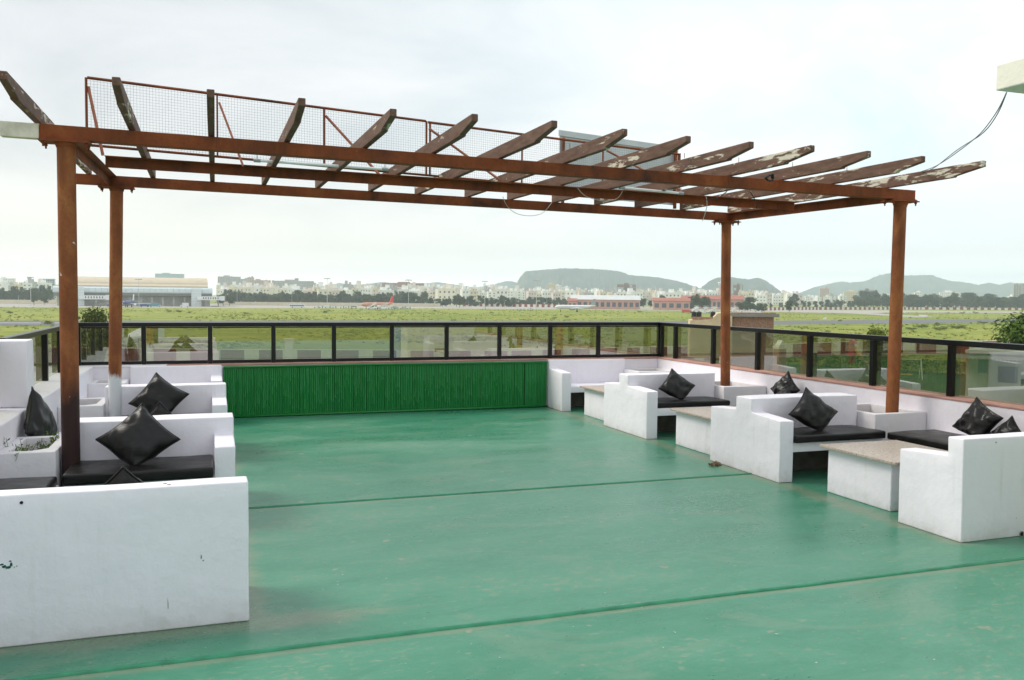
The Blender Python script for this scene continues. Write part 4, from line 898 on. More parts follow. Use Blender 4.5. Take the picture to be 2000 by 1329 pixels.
# ------------------------------------------------------------------ glass railings
def railing(name, label, a, c, posts, inward, bottom_bar, ztop=1.31, tube=(.05, .06), pane_z=None):
    """posts: distances from a along the run"""
    a = Vector(a); c = Vector(c); d = (c-a); L = d.length; d.normalize(); ang = math.atan2(d.y, d.x)
    root = empty(name, a, label, 'railing'); M = Matrix.Translation((a.x, a.y, 0)) @ Matrix.Rotation(ang, 4, 'Z')
    s = inward
    b = MB(); b.box(-.03, L+.03, -.035, .035, ztop-.055, ztop, .006, M=M); b.build('top_rail', BLACK, root)
    for p in posts: b = MB(); b.box(p-.03, p+.03, -.028, .028, ZC+.001, ztop-.056, .004, M=M); b.build('post', BLACK, root)
    zb = ZC+.002
    if bottom_bar:
        zb = ZC+.05
        for p, q in zip(posts, posts[1:]): b = MB(); b.box(p+.032, q-.032, -.024, .024, ZC+.004, ZC+.048, .004, M=M); b.build('bottom_rail', BLACK, root)
    for p, q in zip(posts, posts[1:]):
        off = s*.034 if not bottom_bar else 0
        b = MB(); e = .033 if bottom_bar else .004
        b.box(p+e, q-e, off-.004, off+.004, zb+.001, ztop-.057, M=M); b.build('glass_pane', GLASS, root)
        if bottom_bar:
            for z0 in (ztop-.075, ):
                b = MB(); b.box(p+.034, q-.034, -.012, -.006, z0, ztop-.058, M=M); b.build('putty_bead', BLACK, root)
    return root
YB = 12.72
def xback(u): d = ray(u, 675); return d.x*YB/d.y
pb = [xback(u) for u in (155, 281, 410.5, 534, 652, 765, 872, 975, 1074, 1168, 1256)]
xb0 = -1.62
railing('glass_railing', 'black framed glass railing along the back above the green bamboo', (xb0, YB, 0), (7.08, YB, 0), [0.03]+[x-xb0 for x in pb[1:-1]]+[7.08-xb0-.03], 1, True)
XRR = 7.06
def yright(u): d = ray(u, 690); return XRR*d.y/d.x
pr_ = [yright(u) for u in (1319, 1393, 1480, 1582, 1706, 1859)]
pr_ = [12.66]+pr_
st_ = pr_[-1]-pr_[-2]
for _ in range(3): pr_.append(pr_[-1]+st_)
railing('glass_railing', 'black framed glass railing along the right parapet with pink coping', (XRR, 12.66, 0), (XRR, pr_[-1], 0), [12.66-y for y in pr_], 1, False)
railing('glass_railing', 'black framed glass railing on the left parapet beyond the white pillar', (-1.65, 8.48, 0), (-1.65, 12.66, 0), [.03, 1.05, 2.1, 3.15, 4.17], 1, False)
railing('glass_railing', 'short black railing on the left parapet before the white pillar', (-1.65, 4.5, 0), (-1.65, 8.11, 0), [.03, 1.2, 2.4, 3.55], 1, False)

# ------------------------------------------------------------------ green bamboo screen
bs = empty('bamboo_screen', (2.6, 12.5, 0), 'bright green painted bamboo screen along the back parapet', 'screen')
xs0, xs1 = .22, 4.985; secs = [xs0, 1.35, 2.15, 3.35, 4.15, 4.62, xs1]; rg = random.Random(4)
for s0, s1 in zip(secs, secs[1:]):
    bm = bmesh.new(); tones = []; x = s0+.012
    while x < s1-.004:
        r = rg.uniform(.0118, .0148); y0 = 12.525+rg.uniform(-.005, .004); lean = rg.gauss(0, .0015); tn = rg.random()**1.4 if rg.random() > .06 else 1.9; zt_ = .694+rg.uniform(-.004, .004)
        knots = sorted(rg.uniform(.08, .6) for _ in range(2)); zs = [.03]; rs = [r]
        for q in knots: zs += [q-.008, q, q+.008]; rs += [r, r*1.16, r]
        zs.append(zt_); rs.append(r*.97); rings = []
        for z_, r_ in zip(zs, rs): rings.append([bm.verts.new((x+lean*z_+r_*math.cos(PI+PI*k/5), y0+r_*math.sin(PI+PI*k/5), z_)) for k in range(6)])
        for A, B in zip(rings, rings[1:]):
            for k in range(5): bm.faces.new((A[k], A[k+1], B[k+1], B[k])); tones.append(tn)
        x += 2*r*.98+(rg.random() < .03)*rg.uniform(.003, .008)
    o = finish('cane_panel', bm, BAM, bs, True); o['kind'] = 'stuff'; a_ = o.data.attributes.new('tone', 'FLOAT', 'FACE'); a_.data.foreach_set('value', tones)
b = MB(); b.box(xs0, xs1, 12.535, 12.548, .012, .70); b.build('backing_board', simple('dark_green_board', (.003, .045, .009), .7, .2, 6, 'pos'), bs)
b = MB(); b.tube([(xs0, 12.51, .702), (2.4, 12.512, .705), (xs1, 12.508, .701)], .017, 8); b.build('top_batten', BAM, bs, 'all')
b = MB(); b.tube([(xs0, 12.505, .02), (2.6, 12.508, .018), (xs1, 12.505, .02)], .016, 8); b.build('bottom_batten', BAM, bs, 'all')

# ------------------------------------------------------------------ masonry benches
TH = .145
def bench(label, side, y_near, y_far, yb0, yb1, arms, xe, xw, xback_end):
    """side +1: row on the right (end panel at x=xe faces -X); -1: row on the left. arms: set of 'near','far'"""
    root = empty('masonry_bench', (xe+side*.8, (y_near+y_far)/2, 0), label, 'bench', 'white masonry benches of the booths')
    def xx(a, c): return (xe+side*a, xe+side*c) if side > 0 else (xe+side*c, xe+side*a)
    # stepped end panel: low arm, tall back, low arm
    P = []
    if 'near' in arms: P += [(y_near, 0), (y_near, .575), (yb0, .60)]
    else: P += [(yb0, 0)]
    P += [(yb0, .735), (yb1, .735)]
    if 'far' in arms: P += [(yb1, .60), (y_far, .575), (y_far, 0)]
    else: P += [(yb1, 0)]
    x0, x1 = xx(0, TH); b = MB(); b.skip = xe+side*TH; b.prism(P, 'x', x0, x1, .010, 3); b.rough().build('end_panel', PL, root, True)
    x0, x1 = xx(TH, abs(xback_end-xe)); b = MB(); b.skip = xe+side*TH; b.box(x0, x1, yb0, yb1, 0, .735, .010, 3); b.rough().build('backrest', PL, root, True)
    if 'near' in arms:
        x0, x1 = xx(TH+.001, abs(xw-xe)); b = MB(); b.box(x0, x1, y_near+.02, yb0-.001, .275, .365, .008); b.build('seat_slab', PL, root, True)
        b = MB(); b.box(x0+.002, x1-.002, yb0-.012, yb0-.001, .005, .27); b.build('cavity_shade_panel', CEM_SHADE, root)  # added dark panel: under-seat shade put into its colour
        xq = xw; b = MB(); q0, q1 = sorted((xq-side*.30, xq-side*.02)); b.box(q0, q1, y_near+.03, yb0-.014, .003, .274, .008); b.build('seat_pier', CEM_SHADE, root)
    if 'far' in arms:
        x0, x1 = xx(TH+.001, abs(xw-xe)); b = MB(); b.box(x0, x1, yb1+.001, y_far-.02, .275, .365, .008); b.build('seat_slab', PL, root, True)
    return root
XR, XL = 5.0, .20
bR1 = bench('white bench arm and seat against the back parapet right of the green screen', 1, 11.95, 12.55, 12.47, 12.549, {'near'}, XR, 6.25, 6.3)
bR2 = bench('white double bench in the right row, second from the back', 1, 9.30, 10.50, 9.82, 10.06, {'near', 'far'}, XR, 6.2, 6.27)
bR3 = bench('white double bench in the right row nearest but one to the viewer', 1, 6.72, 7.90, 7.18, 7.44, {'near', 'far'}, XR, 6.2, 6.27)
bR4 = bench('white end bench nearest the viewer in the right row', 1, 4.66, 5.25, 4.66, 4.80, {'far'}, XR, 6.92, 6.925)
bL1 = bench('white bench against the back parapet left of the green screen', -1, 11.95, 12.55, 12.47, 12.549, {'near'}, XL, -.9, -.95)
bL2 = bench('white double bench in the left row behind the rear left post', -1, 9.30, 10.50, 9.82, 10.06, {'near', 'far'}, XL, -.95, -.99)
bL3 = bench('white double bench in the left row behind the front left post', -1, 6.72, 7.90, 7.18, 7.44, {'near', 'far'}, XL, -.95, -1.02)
bL4 = bench('large white bench back filling the lower left corner', -1, 4.66, 5.25, 4.66, 4.80, {'far'}, XL, -1.38, -1.398)
# wall seats between the benches
def wall_seat(label, x0, x1, y0, y1):
    root = empty('wall_seat', ((x0+x1)/2, (y0+y1)/2, 0), label, 'bench', 'white wall seats of the booths')
    b = MB(); b.box(x0, x1, y0, y1, .276, .366, .008); b.build('seat_slab', PL, root, True)
    b = MB(); b.box(x0+.06 if x0 > 3 else x0, x1 if x0 > 3 else x1-.06, y0+.01, y1-.01, .002, .275); b.build('base', CEM_SHADE, root)
wall_seat('white wall seat by the right parapet in the booth nearest the viewer', 6.22, 6.928, 5.27, 6.70)
wall_seat('white wall seat by the right parapet in the middle right booth', 6.22, 6.928, 7.92, 9.28)
wall_seat('white wall seat by the right parapet in the far right booth', 6.22, 6.928, 10.52, 11.93)
wall_seat('white wall seat by the left parapet in the front left booth', -1.398, -.97, 5.27, 6.70)
wall_seat('white wall seat by the left parapet in the middle left booth', -1.398, -.97, 7.92, 9.28)
wall_seat('white wall seat by the left parapet in the far left booth', -1.398, -.97, 10.52, 11.93)
def planter(label, x0, x1, y0, y1, z=.57, soil=True):
    root = empty('masonry_planter', ((x0+x1)/2, (y0+y1)/2, 0), label, 'planter', 'white masonry planters along the parapets'); t = .075
    b = MB(); b.box(x0, x1, y0, y0+t, 0, z, .010, 3); b.box(x0, x1, y1-t, y1, 0, z, .010, 3); b.box(x0, x0+t, y0+t-.01, y1-t+.01, 0, z-.002, .006); b.box(x1-t, x1, y0+t-.01, y1-t+.01, 0, z-.002, .006)
    if x1 < 0:    # chamfered inner corner by the post
        b.prism([(x1-t-.12, y0+t-.005), (x1-t+.004, y0+t-.005), (x1-t+.004, y0+t+.12)], 'z', .05, z-.004)
    b.rough(.004).build('wall', PLANT_W, root, True)
    b = MB(); n = 9
    g = [[b.bm.verts.new((x0+t+(x1-x0-2*t)*i/n, y0+t+(y1-y0-2*t)*j/n, z-.13+.03*mnoise.noise(Vector((i*1.3, j*1.7, x0))))) for j in range(n+1)] for i in range(n+1)]
    for i in range(n):
        for j in range(n): b.bm.faces.new((g[i][j], g[i+1][j], g[i+1][j+1], g[i][j+1]))
    b.build('soil', SOIL, root, 'all'); return root
planter('white planter holding the front right post', 6.28, 6.928, 6.93, 7.72)
planter('white planter holding the rear right post', 6.28, 6.928, 9.62, 10.40)
planter('white planter in the back right corner of the terrace', 6.28, 6.928, 11.96, 12.54)
planter('white planter with weeds beside the front left post', -1.398, -1.02, 6.90, 7.68)
planter('white planter beside the rear left post', -1.398, -.99, 9.62, 10.36)
planter('white planter in the back left corner of the terrace', -1.398, -.97, 11.96, 12.54)
# weeds and dry leaves in the front left planter
wd = empty('planter_weeds', (-1.2, 7.2, .44), 'small green weeds growing in the front left planter', 'plant'); bm = bmesh.new(); tones = []; rg = random.Random(9); bs_ = MB()
for cl in [(-1.30, 6.99, .12), (-1.28, 7.02, .08), (-1.12, 7.5, .17), (-1.08, 7.45, .13), (-1.30, 7.4, .10), (-1.11, 7.4, .09), (-1.28, 7.0, .15), (-1.33, 7.2, .18), (-1.2, 7.5, .12)]:
    for q in range(9):
        p = Vector((cl[0]+rg.gauss(0, .025), cl[1]+rg.gauss(0, .035), .44)); tip = p+Vector((rg.gauss(0, .03), rg.gauss(0, .03), cl[2]*rg.uniform(.5, 1.2)))
        bs_.tube([p, (p+tip)/2+Vector((.004, 0, 0)), tip], .0014, 4)
        for l in range(9):
            t_ = rg.uniform(.15, 1); c = p.lerp(tip, t_); x = Vector((rg.gauss(0, 1), rg.gauss(0, 1), rg.gauss(.2, .5))).normalized(); y = x.orthogonal().normalized(); s = rg.uniform(.008, .018); c += x*s
            bm.faces.new([bm.verts.new(c+w) for w in (x*s, y*s*.42, -x*s, -y*s*.42)]); tones.append(rg.random())
bs_.build('stem', LB2, wd)['kind'] = 'stuff'
o = finish('foliage', bm, m_leaf('weed_leaf', (.06, .12, .02), (.17, .25, .05)), wd); a_ = o.data.attributes.new('tone', 'FLOAT', 'FACE'); a_.data.foreach_set('value', tones)
def leaf_scatter(name, label, cx, cy, rx, ry, z, n, m, size, cat='leaf litter'):
    bm = bmesh.new(); rg = random.Random(int(cx*100+n))
    for i in range(n):
        p = Vector((cx+rg.uniform(-rx, rx), cy+rg.uniform(-ry, ry), z+rg.uniform(.003, .02))); a = rg.uniform(0, 6.28); s = size*rg.uniform(.5, 1.2)
        x = Vector((math.cos(a), math.sin(a), rg.gauss(0, .35))).normalized()*s; y = Vector((-math.sin(a), math.cos(a), rg.gauss(0, .35))).normalized()*s*.5
        v = [bm.verts.new(q) for q in (p-x, p+y+Vector((0, 0, s*.25)), p+x, p-y+Vector((0, 0, s*.2)))]; bm.faces.new(v)
    return tag(finish(name, bm, m), label, cat, kind='stuff')
leaf_scatter('leaf_litter', 'dry brown leaves covering the soil of the front left planter', -1.21, 7.25, .11, .27, .445, 420, LEAFLIT, .018)

# ------------------------------------------------------------------ tables
def table(label, x0, x1, y0, y1):
    root = empty('masonry_table', ((x0+x1)/2, (y0+y1)/2, 0), label, 'table', 'low white tables with stone tops')
    b = MB(); b.box(x0+.06, x1-.06, y0+.10, y1-.04, 0, .396, .010, 3); b.rough().build('pedestal', PL, root, True)
    b = MB(); b.box(x0, x1, y0, y1, .397, .422, .005, 2); b.build('table_top', GRAN, root, True)
table('low table with speckled stone top in the right booth nearest the viewer', 5.125, 5.98, 5.43, 6.33)
table('low table with speckled stone top in the middle right booth', 5.10, 5.95, 7.98, 8.93)
table('low table with speckled stone top in the far right booth', 5.12, 5.95, 10.66, 11.58)

# ------------------------------------------------------------------ cushions and pillows
def seat_pad(label, x0, x1, y0, y1, z0=.367, h=.068, sag=.0, rz=0):
    bm = bmesh.new(); bmesh.ops.create_cube(bm, size=1)
    for v in bm.verts: v.co = Vector((v.co.x*(x1-x0), v.co.y*(y1-y0), (v.co.z+.5)*h))
    bmesh.ops.bevel(bm, geom=list(bm.edges), offset=.018, segments=3, profile=.6, affect='EDGES')
    bmesh.ops.subdivide_edges(bm, edges=[e for e in bm.edges if e.calc_length() > .12], cuts=5, use_grid_fill=True)
    for v in bm.verts:
        n_ = mnoise.noise(Vector((v.co.x*4+x0*3, v.co.y*4+y0, 1)))*.008
        edge = min(1, min((x1-x0)/2-abs(v.co.x), (y1-y0)/2-abs(v.co.y))/.12)
        if v.co.z > h*.6: v.co.z += n_ + .010*max(0, edge)
        v.co.y += .006*mnoise.noise(Vector((v.co.x*3, v.co.z*9, x0)))
    o = finish('seat_cushion', bm, LEA, None, 'all'); o.location = ((x0+x1)/2, (y0+y1)/2, z0); o.rotation_euler = (0, 0, rz)
    tag(o, label, 'cushion', 'black seat cushions')
    return o
seat_pad('black seat cushion on the near side of the front right double bench', 5.155, 6.20, 6.69, 7.17)
seat_pad('black seat cushion on the wall seat beside the front right post planter', 6.20, 6.80, 5.32, 6.68, rz=.02)
seat_pad('black seat cushion on the second right bench from the back', 5.155, 6.19, 9.33, 9.81)
seat_pad('black seat cushion on the wall seat of the middle right booth', 6.24, 6.86, 8.0, 9.27)
seat_pad('long black seat cushion on the front left double bench', -.945, .045, 6.63, 7.16, h=.08)
seat_pad('black seat cushion on the left wall seat behind the large white bench back', -1.39, -.98, 5.35, 6.69)
seat_pad('thin black cushion on the left bench behind the rear left post', -.90, .045, 9.36, 9.81)
seat_pad('black seat cushion on the hidden seat behind the large white bench back', -.95, .045, 4.82, 5.22)
seat_pad('black seat cushion on the seat of the end bench nearest the viewer', 5.155, 6.90, 4.82, 5.22)
def pillow_bm(S_=.43, T=.15, seed=0, n=32):
    bm = bmesh.new(); front = []; back = []
    for i in range(n+1):
        fr, bk = [], []
        for j in range(n+1):
            u = i/n*2-1; v = j/n*2-1
            pin = 1-.085*(1-abs(u)**2.2)*0 - .11*((1-v*v)*abs(u)**3)  ; pin2 = 1-.11*((1-u*u)*abs(v)**3)
            x = u*S_/2*pin; z = v*S_/2*pin2
            th = T/2*((1-abs(u)**2.4)**.55)*((1-abs(v)**2.4)**.55)
            w = mnoise.noise(Vector((u*2.2+seed, v*2.2, seed)))*.020*min(1, th/.03) + mnoise.noise(Vector((u*5+seed*2, v*4.2, seed*1.7)))*.003*min(1, th/.03)
            fold = .010*math.sin((u+v)*9+(u-v)*2.2+seed)*max(0, -(u+v)*.5+.05)*.8*min(1, th/.03)
            edge = (i in (0, n)) or (j in (0, n))
            fr.append(bm.verts.new((x, -th+w-fold if not edge else 0, z)))
            bk.append(fr[-1] if edge else bm.verts.new((x, th*.85+w, z)))
        front.append(fr); back.append(bk)
    for i in range(n):
        for j in range(n):
            bm.faces.new((front[i][j], front[i+1][j], front[i+1][j+1], front[i][j+1]))
            try: bm.faces.new((back[i][j], back[i][j+1], back[i+1][j+1], back[i+1][j]))
            except ValueError: pass
    bmesh.ops.recalc_face_normals(bm, faces=bm.faces)
    # piped seam as a thin rim
    return bm
def pillow(label, tip, base, spin=45, lean=30, face=0, size=.43, T=.15, seed=0, axis='x', fit=True, sag=.07):
    """tip: image point of the top corner; base: where the lowest corner rests; face: heading of the front about Z (0 = towards -Y)"""
    M = Matrix.Rotation(math.radians(face), 4, 'Z') @ Matrix.Rotation(math.radians(-lean), 4, 'X') @ Matrix.Rotation(math.radians(spin), 4, 'Y')
    base = Vector(base)
    def sagz(vs):
        z0 = min(v.z for v in vs); k = .13
        return [Vector((v.x, v.y, (v.z-z0-sag) if v.z-z0 > k else (v.z-z0)*(k-sag)/k)) for v in vs]
    def rim(sz):
        h = sz/2; n = 22; r_ = []
        for (a0, b0, a1, b1) in ((-1, -1, 1, -1), (1, -1, 1, 1), (1, 1, -1, 1), (-1, 1, -1, -1)):
            for q in range(n):
                u = a0+(a1-a0)*q/n; v = b0+(b1-b0)*q/n
                r_.append(M @ Vector((u*h*(1-.11*((1-v*v)*abs(u)**3)), 0, v*h*(1-.11*((1-u*u)*abs(v)**3)))))
        return r_
    for it in range(12 if fit else 0):
        P = sagz(rim(size)); top = max(P, key=lambda v: v.z)+base; d = top-CAMP; dz = d.dot(FW)
        uu = 1000+F_PX*d.dot(RT)/dz; vv = 664.5-F_PX*d.dot(UP)/dz
        size = min(.50, max(.27, size + .6*(vv-tip[1])*dz/F_PX/1.2))
        if axis == 'x': base.x += (tip[0]-uu)*dz/F_PX
        else: base.y -= (1 if base.x > 2 else -1)*(tip[0]-uu)*dz/F_PX*1.3
    bm = pillow_bm(size, T, seed); bm.transform(M)
    rz_ = rim(size); zr = min(v.z for v in rz_)
    for v in bm.verts:
        z = v.co.z-zr; v.co.z = (z-sag) if z > .13 else z*(.13-sag)/.13
    ring_ = sagz(rz_); ring_.append(ring_[0])
    o = finish('throw_pillow', bm, LEA, None, 'all', own=False); tag(o, label, 'pillow', 'black throw pillows'); o.location = base
    b = MB(); b.tube(ring_, .0055, 6, cap=False); b.build('piping', LEA, o, 'all', own=False).location = (0, 0, 0)
    return o
def onz(u, v, y): d = ray(u, v); t = y/d.y; return CAMP+d*t
SZ = .436
def pat(u, y): return onz(u, 800, y).x
pillow('black pillow standing on its corner on the long left cushion by the front left post', (278, 788), (pat(272, 7.0), 6.93, SZ+.008), spin=47, lean=30, face=-4, T=.18, seed=1)
pillow('black pillow leaning on the second left bench behind the rear left post', (305, 728), (pat(318, 9.62), 9.58, SZ), spin=36, lean=26, face=-6, T=.16, seed=2)
pillow('dark brown pillow tip showing behind the white back of the front left double bench', (312, 785), (pat(312, 8.25), 7.72, SZ-.06), spin=45, lean=-16, face=0, T=.14, seed=3, size=.34)
pillow('black pillow leaning against the left parapet beside the white pillar', (62, 756), (-1.285, 8.30, SZ-.06), spin=42, lean=9, face=80, size=.44, T=.17, seed=4, axis='y')
pillow('black pillow tip peeping over the large white bench back at lower left', (240, 912), (pat(241, 5.0), 5.02, SZ), spin=45, lean=-30, face=4, size=.34, T=.13, seed=5)
pillow('black pillow standing on its corner on the second right bench from the back', (1312, 720), (pat(1324, 9.6), 9.58, SZ), spin=41, lean=28, face=-4, T=.15, seed=6)
pillow('black pillow standing on its corner on the front right double bench', (1574, 757), (pat(1580, 7.0), 6.96, SZ), spin=43, lean=28, face=-6, T=.17, seed=7)
pillow('black pillow leaning on the right parapet behind the front right double bench', (1540, 725), (6.74, 8.7, SZ), spin=42, lean=16, face=-80, T=.16, seed=8, axis='y')
pillow('small black pillow in front of another one behind the front right double bench', (1537, 753), (6.42, 8.3, SZ-.03), spin=45, lean=20, face=-74, size=.34, T=.13, seed=9, axis='y')
pillow('large black pillow propped on the wall seat above the end bench at right', (1908, 776), (6.70, 6.0, SZ), spin=28, lean=20, face=-84, T=.15, seed=10, axis='y')
pillow('black pillow tip behind the end bench at the right edge of the picture', (1977, 816), (6.72, 5.3, SZ-.05), spin=45, lean=16, face=-84, size=.38, T=.14, seed=11, axis='y')

# ------------------------------------------------------------------ pergola
pg = empty('pergola', (2.8, 8.4, 0), 'rusty steel pergola on four posts with peeling brown timber rafters', 'pergola')
def bz(x): return 2.905-(x+1.1)*.0110         # beam tops fall slightly to the right
def beam(name, p0, p1, w, h, parent=pg, m=RUST, bev=.004):
    """p0, p1: centre of the top face at both ends"""
    p0 = Vector(p0); p1 = Vector(p1); d = (p1-p0); L = d.length; d.normalize(); s = d.cross(Vector((0, 0, 1))).normalized(); u = s.cross(d)
    M = Matrix((d, s, u)).transposed().to_4x4(); M.translation = p0
    b = MB(); b.box(0, L, -w/2, w/2, -h, 0, bev, M=M); return b.build(name, m, parent)
def angle(name, p0, p1, w, h, side, t_=.008):
    p0 = Vector(p0); p1 = Vector(p1); d = (p1-p0); L = d.length; d.normalize(); s = d.cross(Vector((0, 0, 1))).normalized()*side; u = Vector((0, 0, 1)); u = (u-d*u.dot(d)).normalized()
    M = Matrix((d, s, u)).transposed().to_4x4(); M.translation = p0
    b = MB(); b.prism([(0, 0), (w, 0), (w, -t_), (t_, -t_), (t_, -h), (0, -h)], 'x', 0, L, .002, 1, M=M); bmesh.ops.recalc_face_normals(b.bm, faces=b.bm.faces); return b.build(name, RUST, pg)
fb = beam('front_beam', (-1.11, 7.09, bz(-1.11)), (6.80, 7.09, bz(6.8)), .10, .10)
for x in (.09, 2.42, 4.6): b = MB(); b.box(x, x+.004, 7.036, 7.0395, bz(x)-.099, bz(x)-.002); b.build('weld_seam', CEM_SHADE, fb)
beam('rear_beam', (-1.24, 9.87, bz(-1.24)), (6.46, 9.87, bz(6.46)), .10, .10)
angle('middle_beam', (-.82, 8.45, bz(-.82)-.005), (6.40, 8.45, bz(6.4)-.005), .075, .095, 1)
angle('side_beam', (-1.0, 7.142, bz(-.96)-.008), (-.92, 9.818, bz(-.88)-.008), .075, .10, 1); angle('side_beam', (6.70, 7.142, bz(6.66)-.008), (6.46, 9.818, bz(6.4)-.008), .075, .10, -1)
beam('timber_stub', (-1.36, 7.09, bz(-1.36)), (-1.113, 7.09, bz(-1.113)), .085, .105, m=TIMB)
POST = {'tarred': m_post('tarred'), 'limewashed': m_post('limewashed'), 'plain': m_post('plain')}
for (x0, y0, z0, x1, y1, kd, lab) in [(-.945, 7.08, .0, -.945, 7.08, 'tarred', 'rusty post dark with old tar below'), (6.63, 7.09, .40, 6.655, 7.09, 'plain', 'rusty post in the front right planter'), (-.905, 9.80, .0, -.855, 9.86, 'limewashed', 'rusty post limewashed white at its foot'), (6.465, 9.87, .40, 6.425, 9.87, 'plain', 'rusty post in the rear right planter')]:
    zt_ = bz(x1)-.125
    b = MB(); b.tube([(x0, y0, z0), (x0*.5+x1*.5, y0*.5+y1*.5, zt_*.5), (x1, y1, zt_)], .0625, 20); po = b.build('post', POST[kd], pg, True); po['label'] = lab
    b = MB(); b.tube([(x1, y1, zt_-.03), (x1, y1, zt_)], [.066, .075], 20); b.build('collar', RUST, po)
    b = MB(); b.box(x1-.17, x1+.17, y1-.085, y1+.085, zt_+.001, zt_+.013, .003); b.box(x1-.155, x1+.155, y1-.07, y1+.07, zt_+.0135, zt_+.0235, .003); b.build('cap_plate', RUST, po)
    for sx_ in (-.14, .14):
        for sy_ in (-.06, .06): b = MB(); b.tube([(x1+sx_, y1+sy_, zt_-.035), (x1+sx_, y1+sy_, zt_+.03)], .007, 6); b.tube([(x1+sx_, y1+sy_, zt_-.016), (x1+sx_, y1+sy_, zt_+.0005)], .013, 6); b.build('bolt', RUST, po)
xf = [-1.07, -.49, .09, .63, 1.21, 1.78, 2.36, 2.92, 3.47, 4.02, 4.58, 5.17, 5.80, 6.50]
tip = [(14, 140), (235, 152), (419, 176), (597, 193), (775, 214), (934, 224), (1089, 237), (1226, 253), (1350, 267), (1473, 278), (1592, 285), (1702, 296), (1808, 306), (1927, 315)]
rear = [(232, 352), (312, 347), (420, 354), (528, 362), (634, 370), (728, 376), (826, 382), (910, 388), (1000, 392), (1075, 398), (1150, 402), (1210, 406), (1265, 410), (1420, 414)]
rr = random.Random(21); PEEL = [.12, .01, .01, .03, .01, .02, .05, .06, .045, .01, .055, .03, .095, .12]
for i, x in enumerate(xf):
    z0 = bz(x)+.003
    zt_ = z0+.105+ (0.0 if i else .01)
    d = ray(*tip[i]); t_ = (zt_+.008-CAMP.z)/d.z; pt = CAMP+d*t_              # where the tip stands at rafter height
    xt, yt = pt.x, pt.y
    xr = x+(x-xt)*0.0 + (-.02 if i == 0 else rr.uniform(-.02, .02))
    ye = 9.93+rr.uniform(-.03, .05)
    w = .048; b = MB()
    # side profile in a local frame: s runs from the tip to the rear end
    L1 = Vector((x-xt, 7.09-yt)).length; L2 = Vector((xr-x, ye-7.09)).length; Lt = L1+L2
    n0 = .30+rr.uniform(-.02, .02)
    P = [(0, .050), (0, .108), (Lt, .105), (Lt, 0), (n0+.03, 0), (n0, .020)]
    P = [(0, .056), (0, .108), (Lt, .105), (Lt, 0), (n0+.008, 0), (n0, .012)]
    dirv = Vector((xr-xt, ye-yt, bz(xr)+.003-(zt_-.105+.008))).normalized(); s_ = dirv.cross(Vector((0, 0, 1))).normalized(); u_ = s_.cross(dirv)
    M = Matrix((dirv, s_, u_)).transposed().to_4x4(); M.translation = Vector((xt, yt, zt_-.105+.008))
    # prism along local Y (width)
    b.prism(P, 'y', -w, 0, .004, 1, M=M)
    o = b.build('rafter', RAFT, pg); o['peel'] = PEEL[i]
    # object space along the rafter for the grain
    if i in (5, 7, 9, 10, 11, 12):
        b = MB(); q = pt+Vector((x-xt, 7.09-yt, 0))*.8; b.tube([(q.x-.02, q.y, bz(x)+.10), (q.x-.02, q.y, bz(x)+.145)], .003, 4); b.build('nail', RUST, o)
# tube lights, cables
def tube_light(label, p0, p1):
    r = empty('tube_light', p0, label, 'lamp', 'tube lights slung under the pergola'); p0 = Vector(p0); p1 = Vector(p1)
    b = MB(); b.tube([p0, p1], .013, 8); b.build('tube', TUBE_W, r, True)
    for q in (p0, p1):
        d = (p1-p0).normalized(); b = MB(); b.tube([q-d*.03, q+d*.03], .017, 8); b.build('end_cap', AGRY, r)
        b = MB(); b.tube([q, q+Vector((0, 0, .06))], .004, 5); b.build('bracket', AGRY, r)
tube_light('long pale tube light under the left part of the pergola', onz(502, 314, 8.3), onz(752, 331, 8.3)); tube_light('pale tube light under the right part of the pergola', onz(1215, 367, 8.3), onz(1330, 378, 8.3))
def cable(label, pts, r=.004, m=CABLE_B, name='cable', group='loose cables on the pergola'):
    P = [Vector(p) for p in pts]; out_ = []
    for i in range(len(P)-1):
        a = P[max(i-1, 0)]; b_ = P[i]; c = P[i+1]; d = P[min(i+2, len(P)-1)]
        for q in range(8):
            t = q/8; out_.append(.5*((2*b_)+(c-a)*t+(2*a-5*b_+4*c-d)*t*t+(3*b_-a-3*c+d)*t**3))
    out_.append(P[-1]); b = MB(); b.tube(out_, r, 6); o = b.build(name, m, None, 'all'); return tag(o, label, 'cable', group)
cable('pale cable loop hanging below the rear beam', [onz(u, v, 9.78) for u, v in ((982, 384), (990, 402), (1008, 417), (1035, 422), (1060, 416), (1078, 396))], .0035, CABLE_G)
cable('pale cable loop hanging under the middle beam', [onz(u, v, 8.36) for u, v in ((1128, 368), (1145, 384), (1180, 393), (1205, 388), (1216, 374))], .0035, CABLE_G)
cable('short pale cable end dangling at the right of the middle beam', [onz(u, v, 8.34) for u, v in ((1379, 384), (1381, 400), (1377, 418), (1372, 432))], .004, CABLE_G)
cable('black cable dangling near the right end of the middle beam', [onz(u, v, 8.2) for u, v in ((1464, 374), (1472, 386), (1476, 398), (1478, 408))], .005, CABLE_B)
cable('black cable draped across the rafters at the right', [onz(u, v, 7.9) for u, v in ((1378, 391), (1400, 388), (1415, 378), (1420, 374))], .005, CABLE_B)
cable('small black cable coil tied to a rafter near the front beam', [onz(1504, 348, 6.75)+Vector((.034*math.cos(a*1.05)*(1+.2*math.sin(a*3)), .02*math.sin(a*2.3), .03*math.sin(a*1.05)*(1+.25*math.cos(a*2)))) for a in range(22)], .006, CABLE_B)
A_ = onz(1966, 180, 3.7); B_ = onz(1800, 335, 6.62)
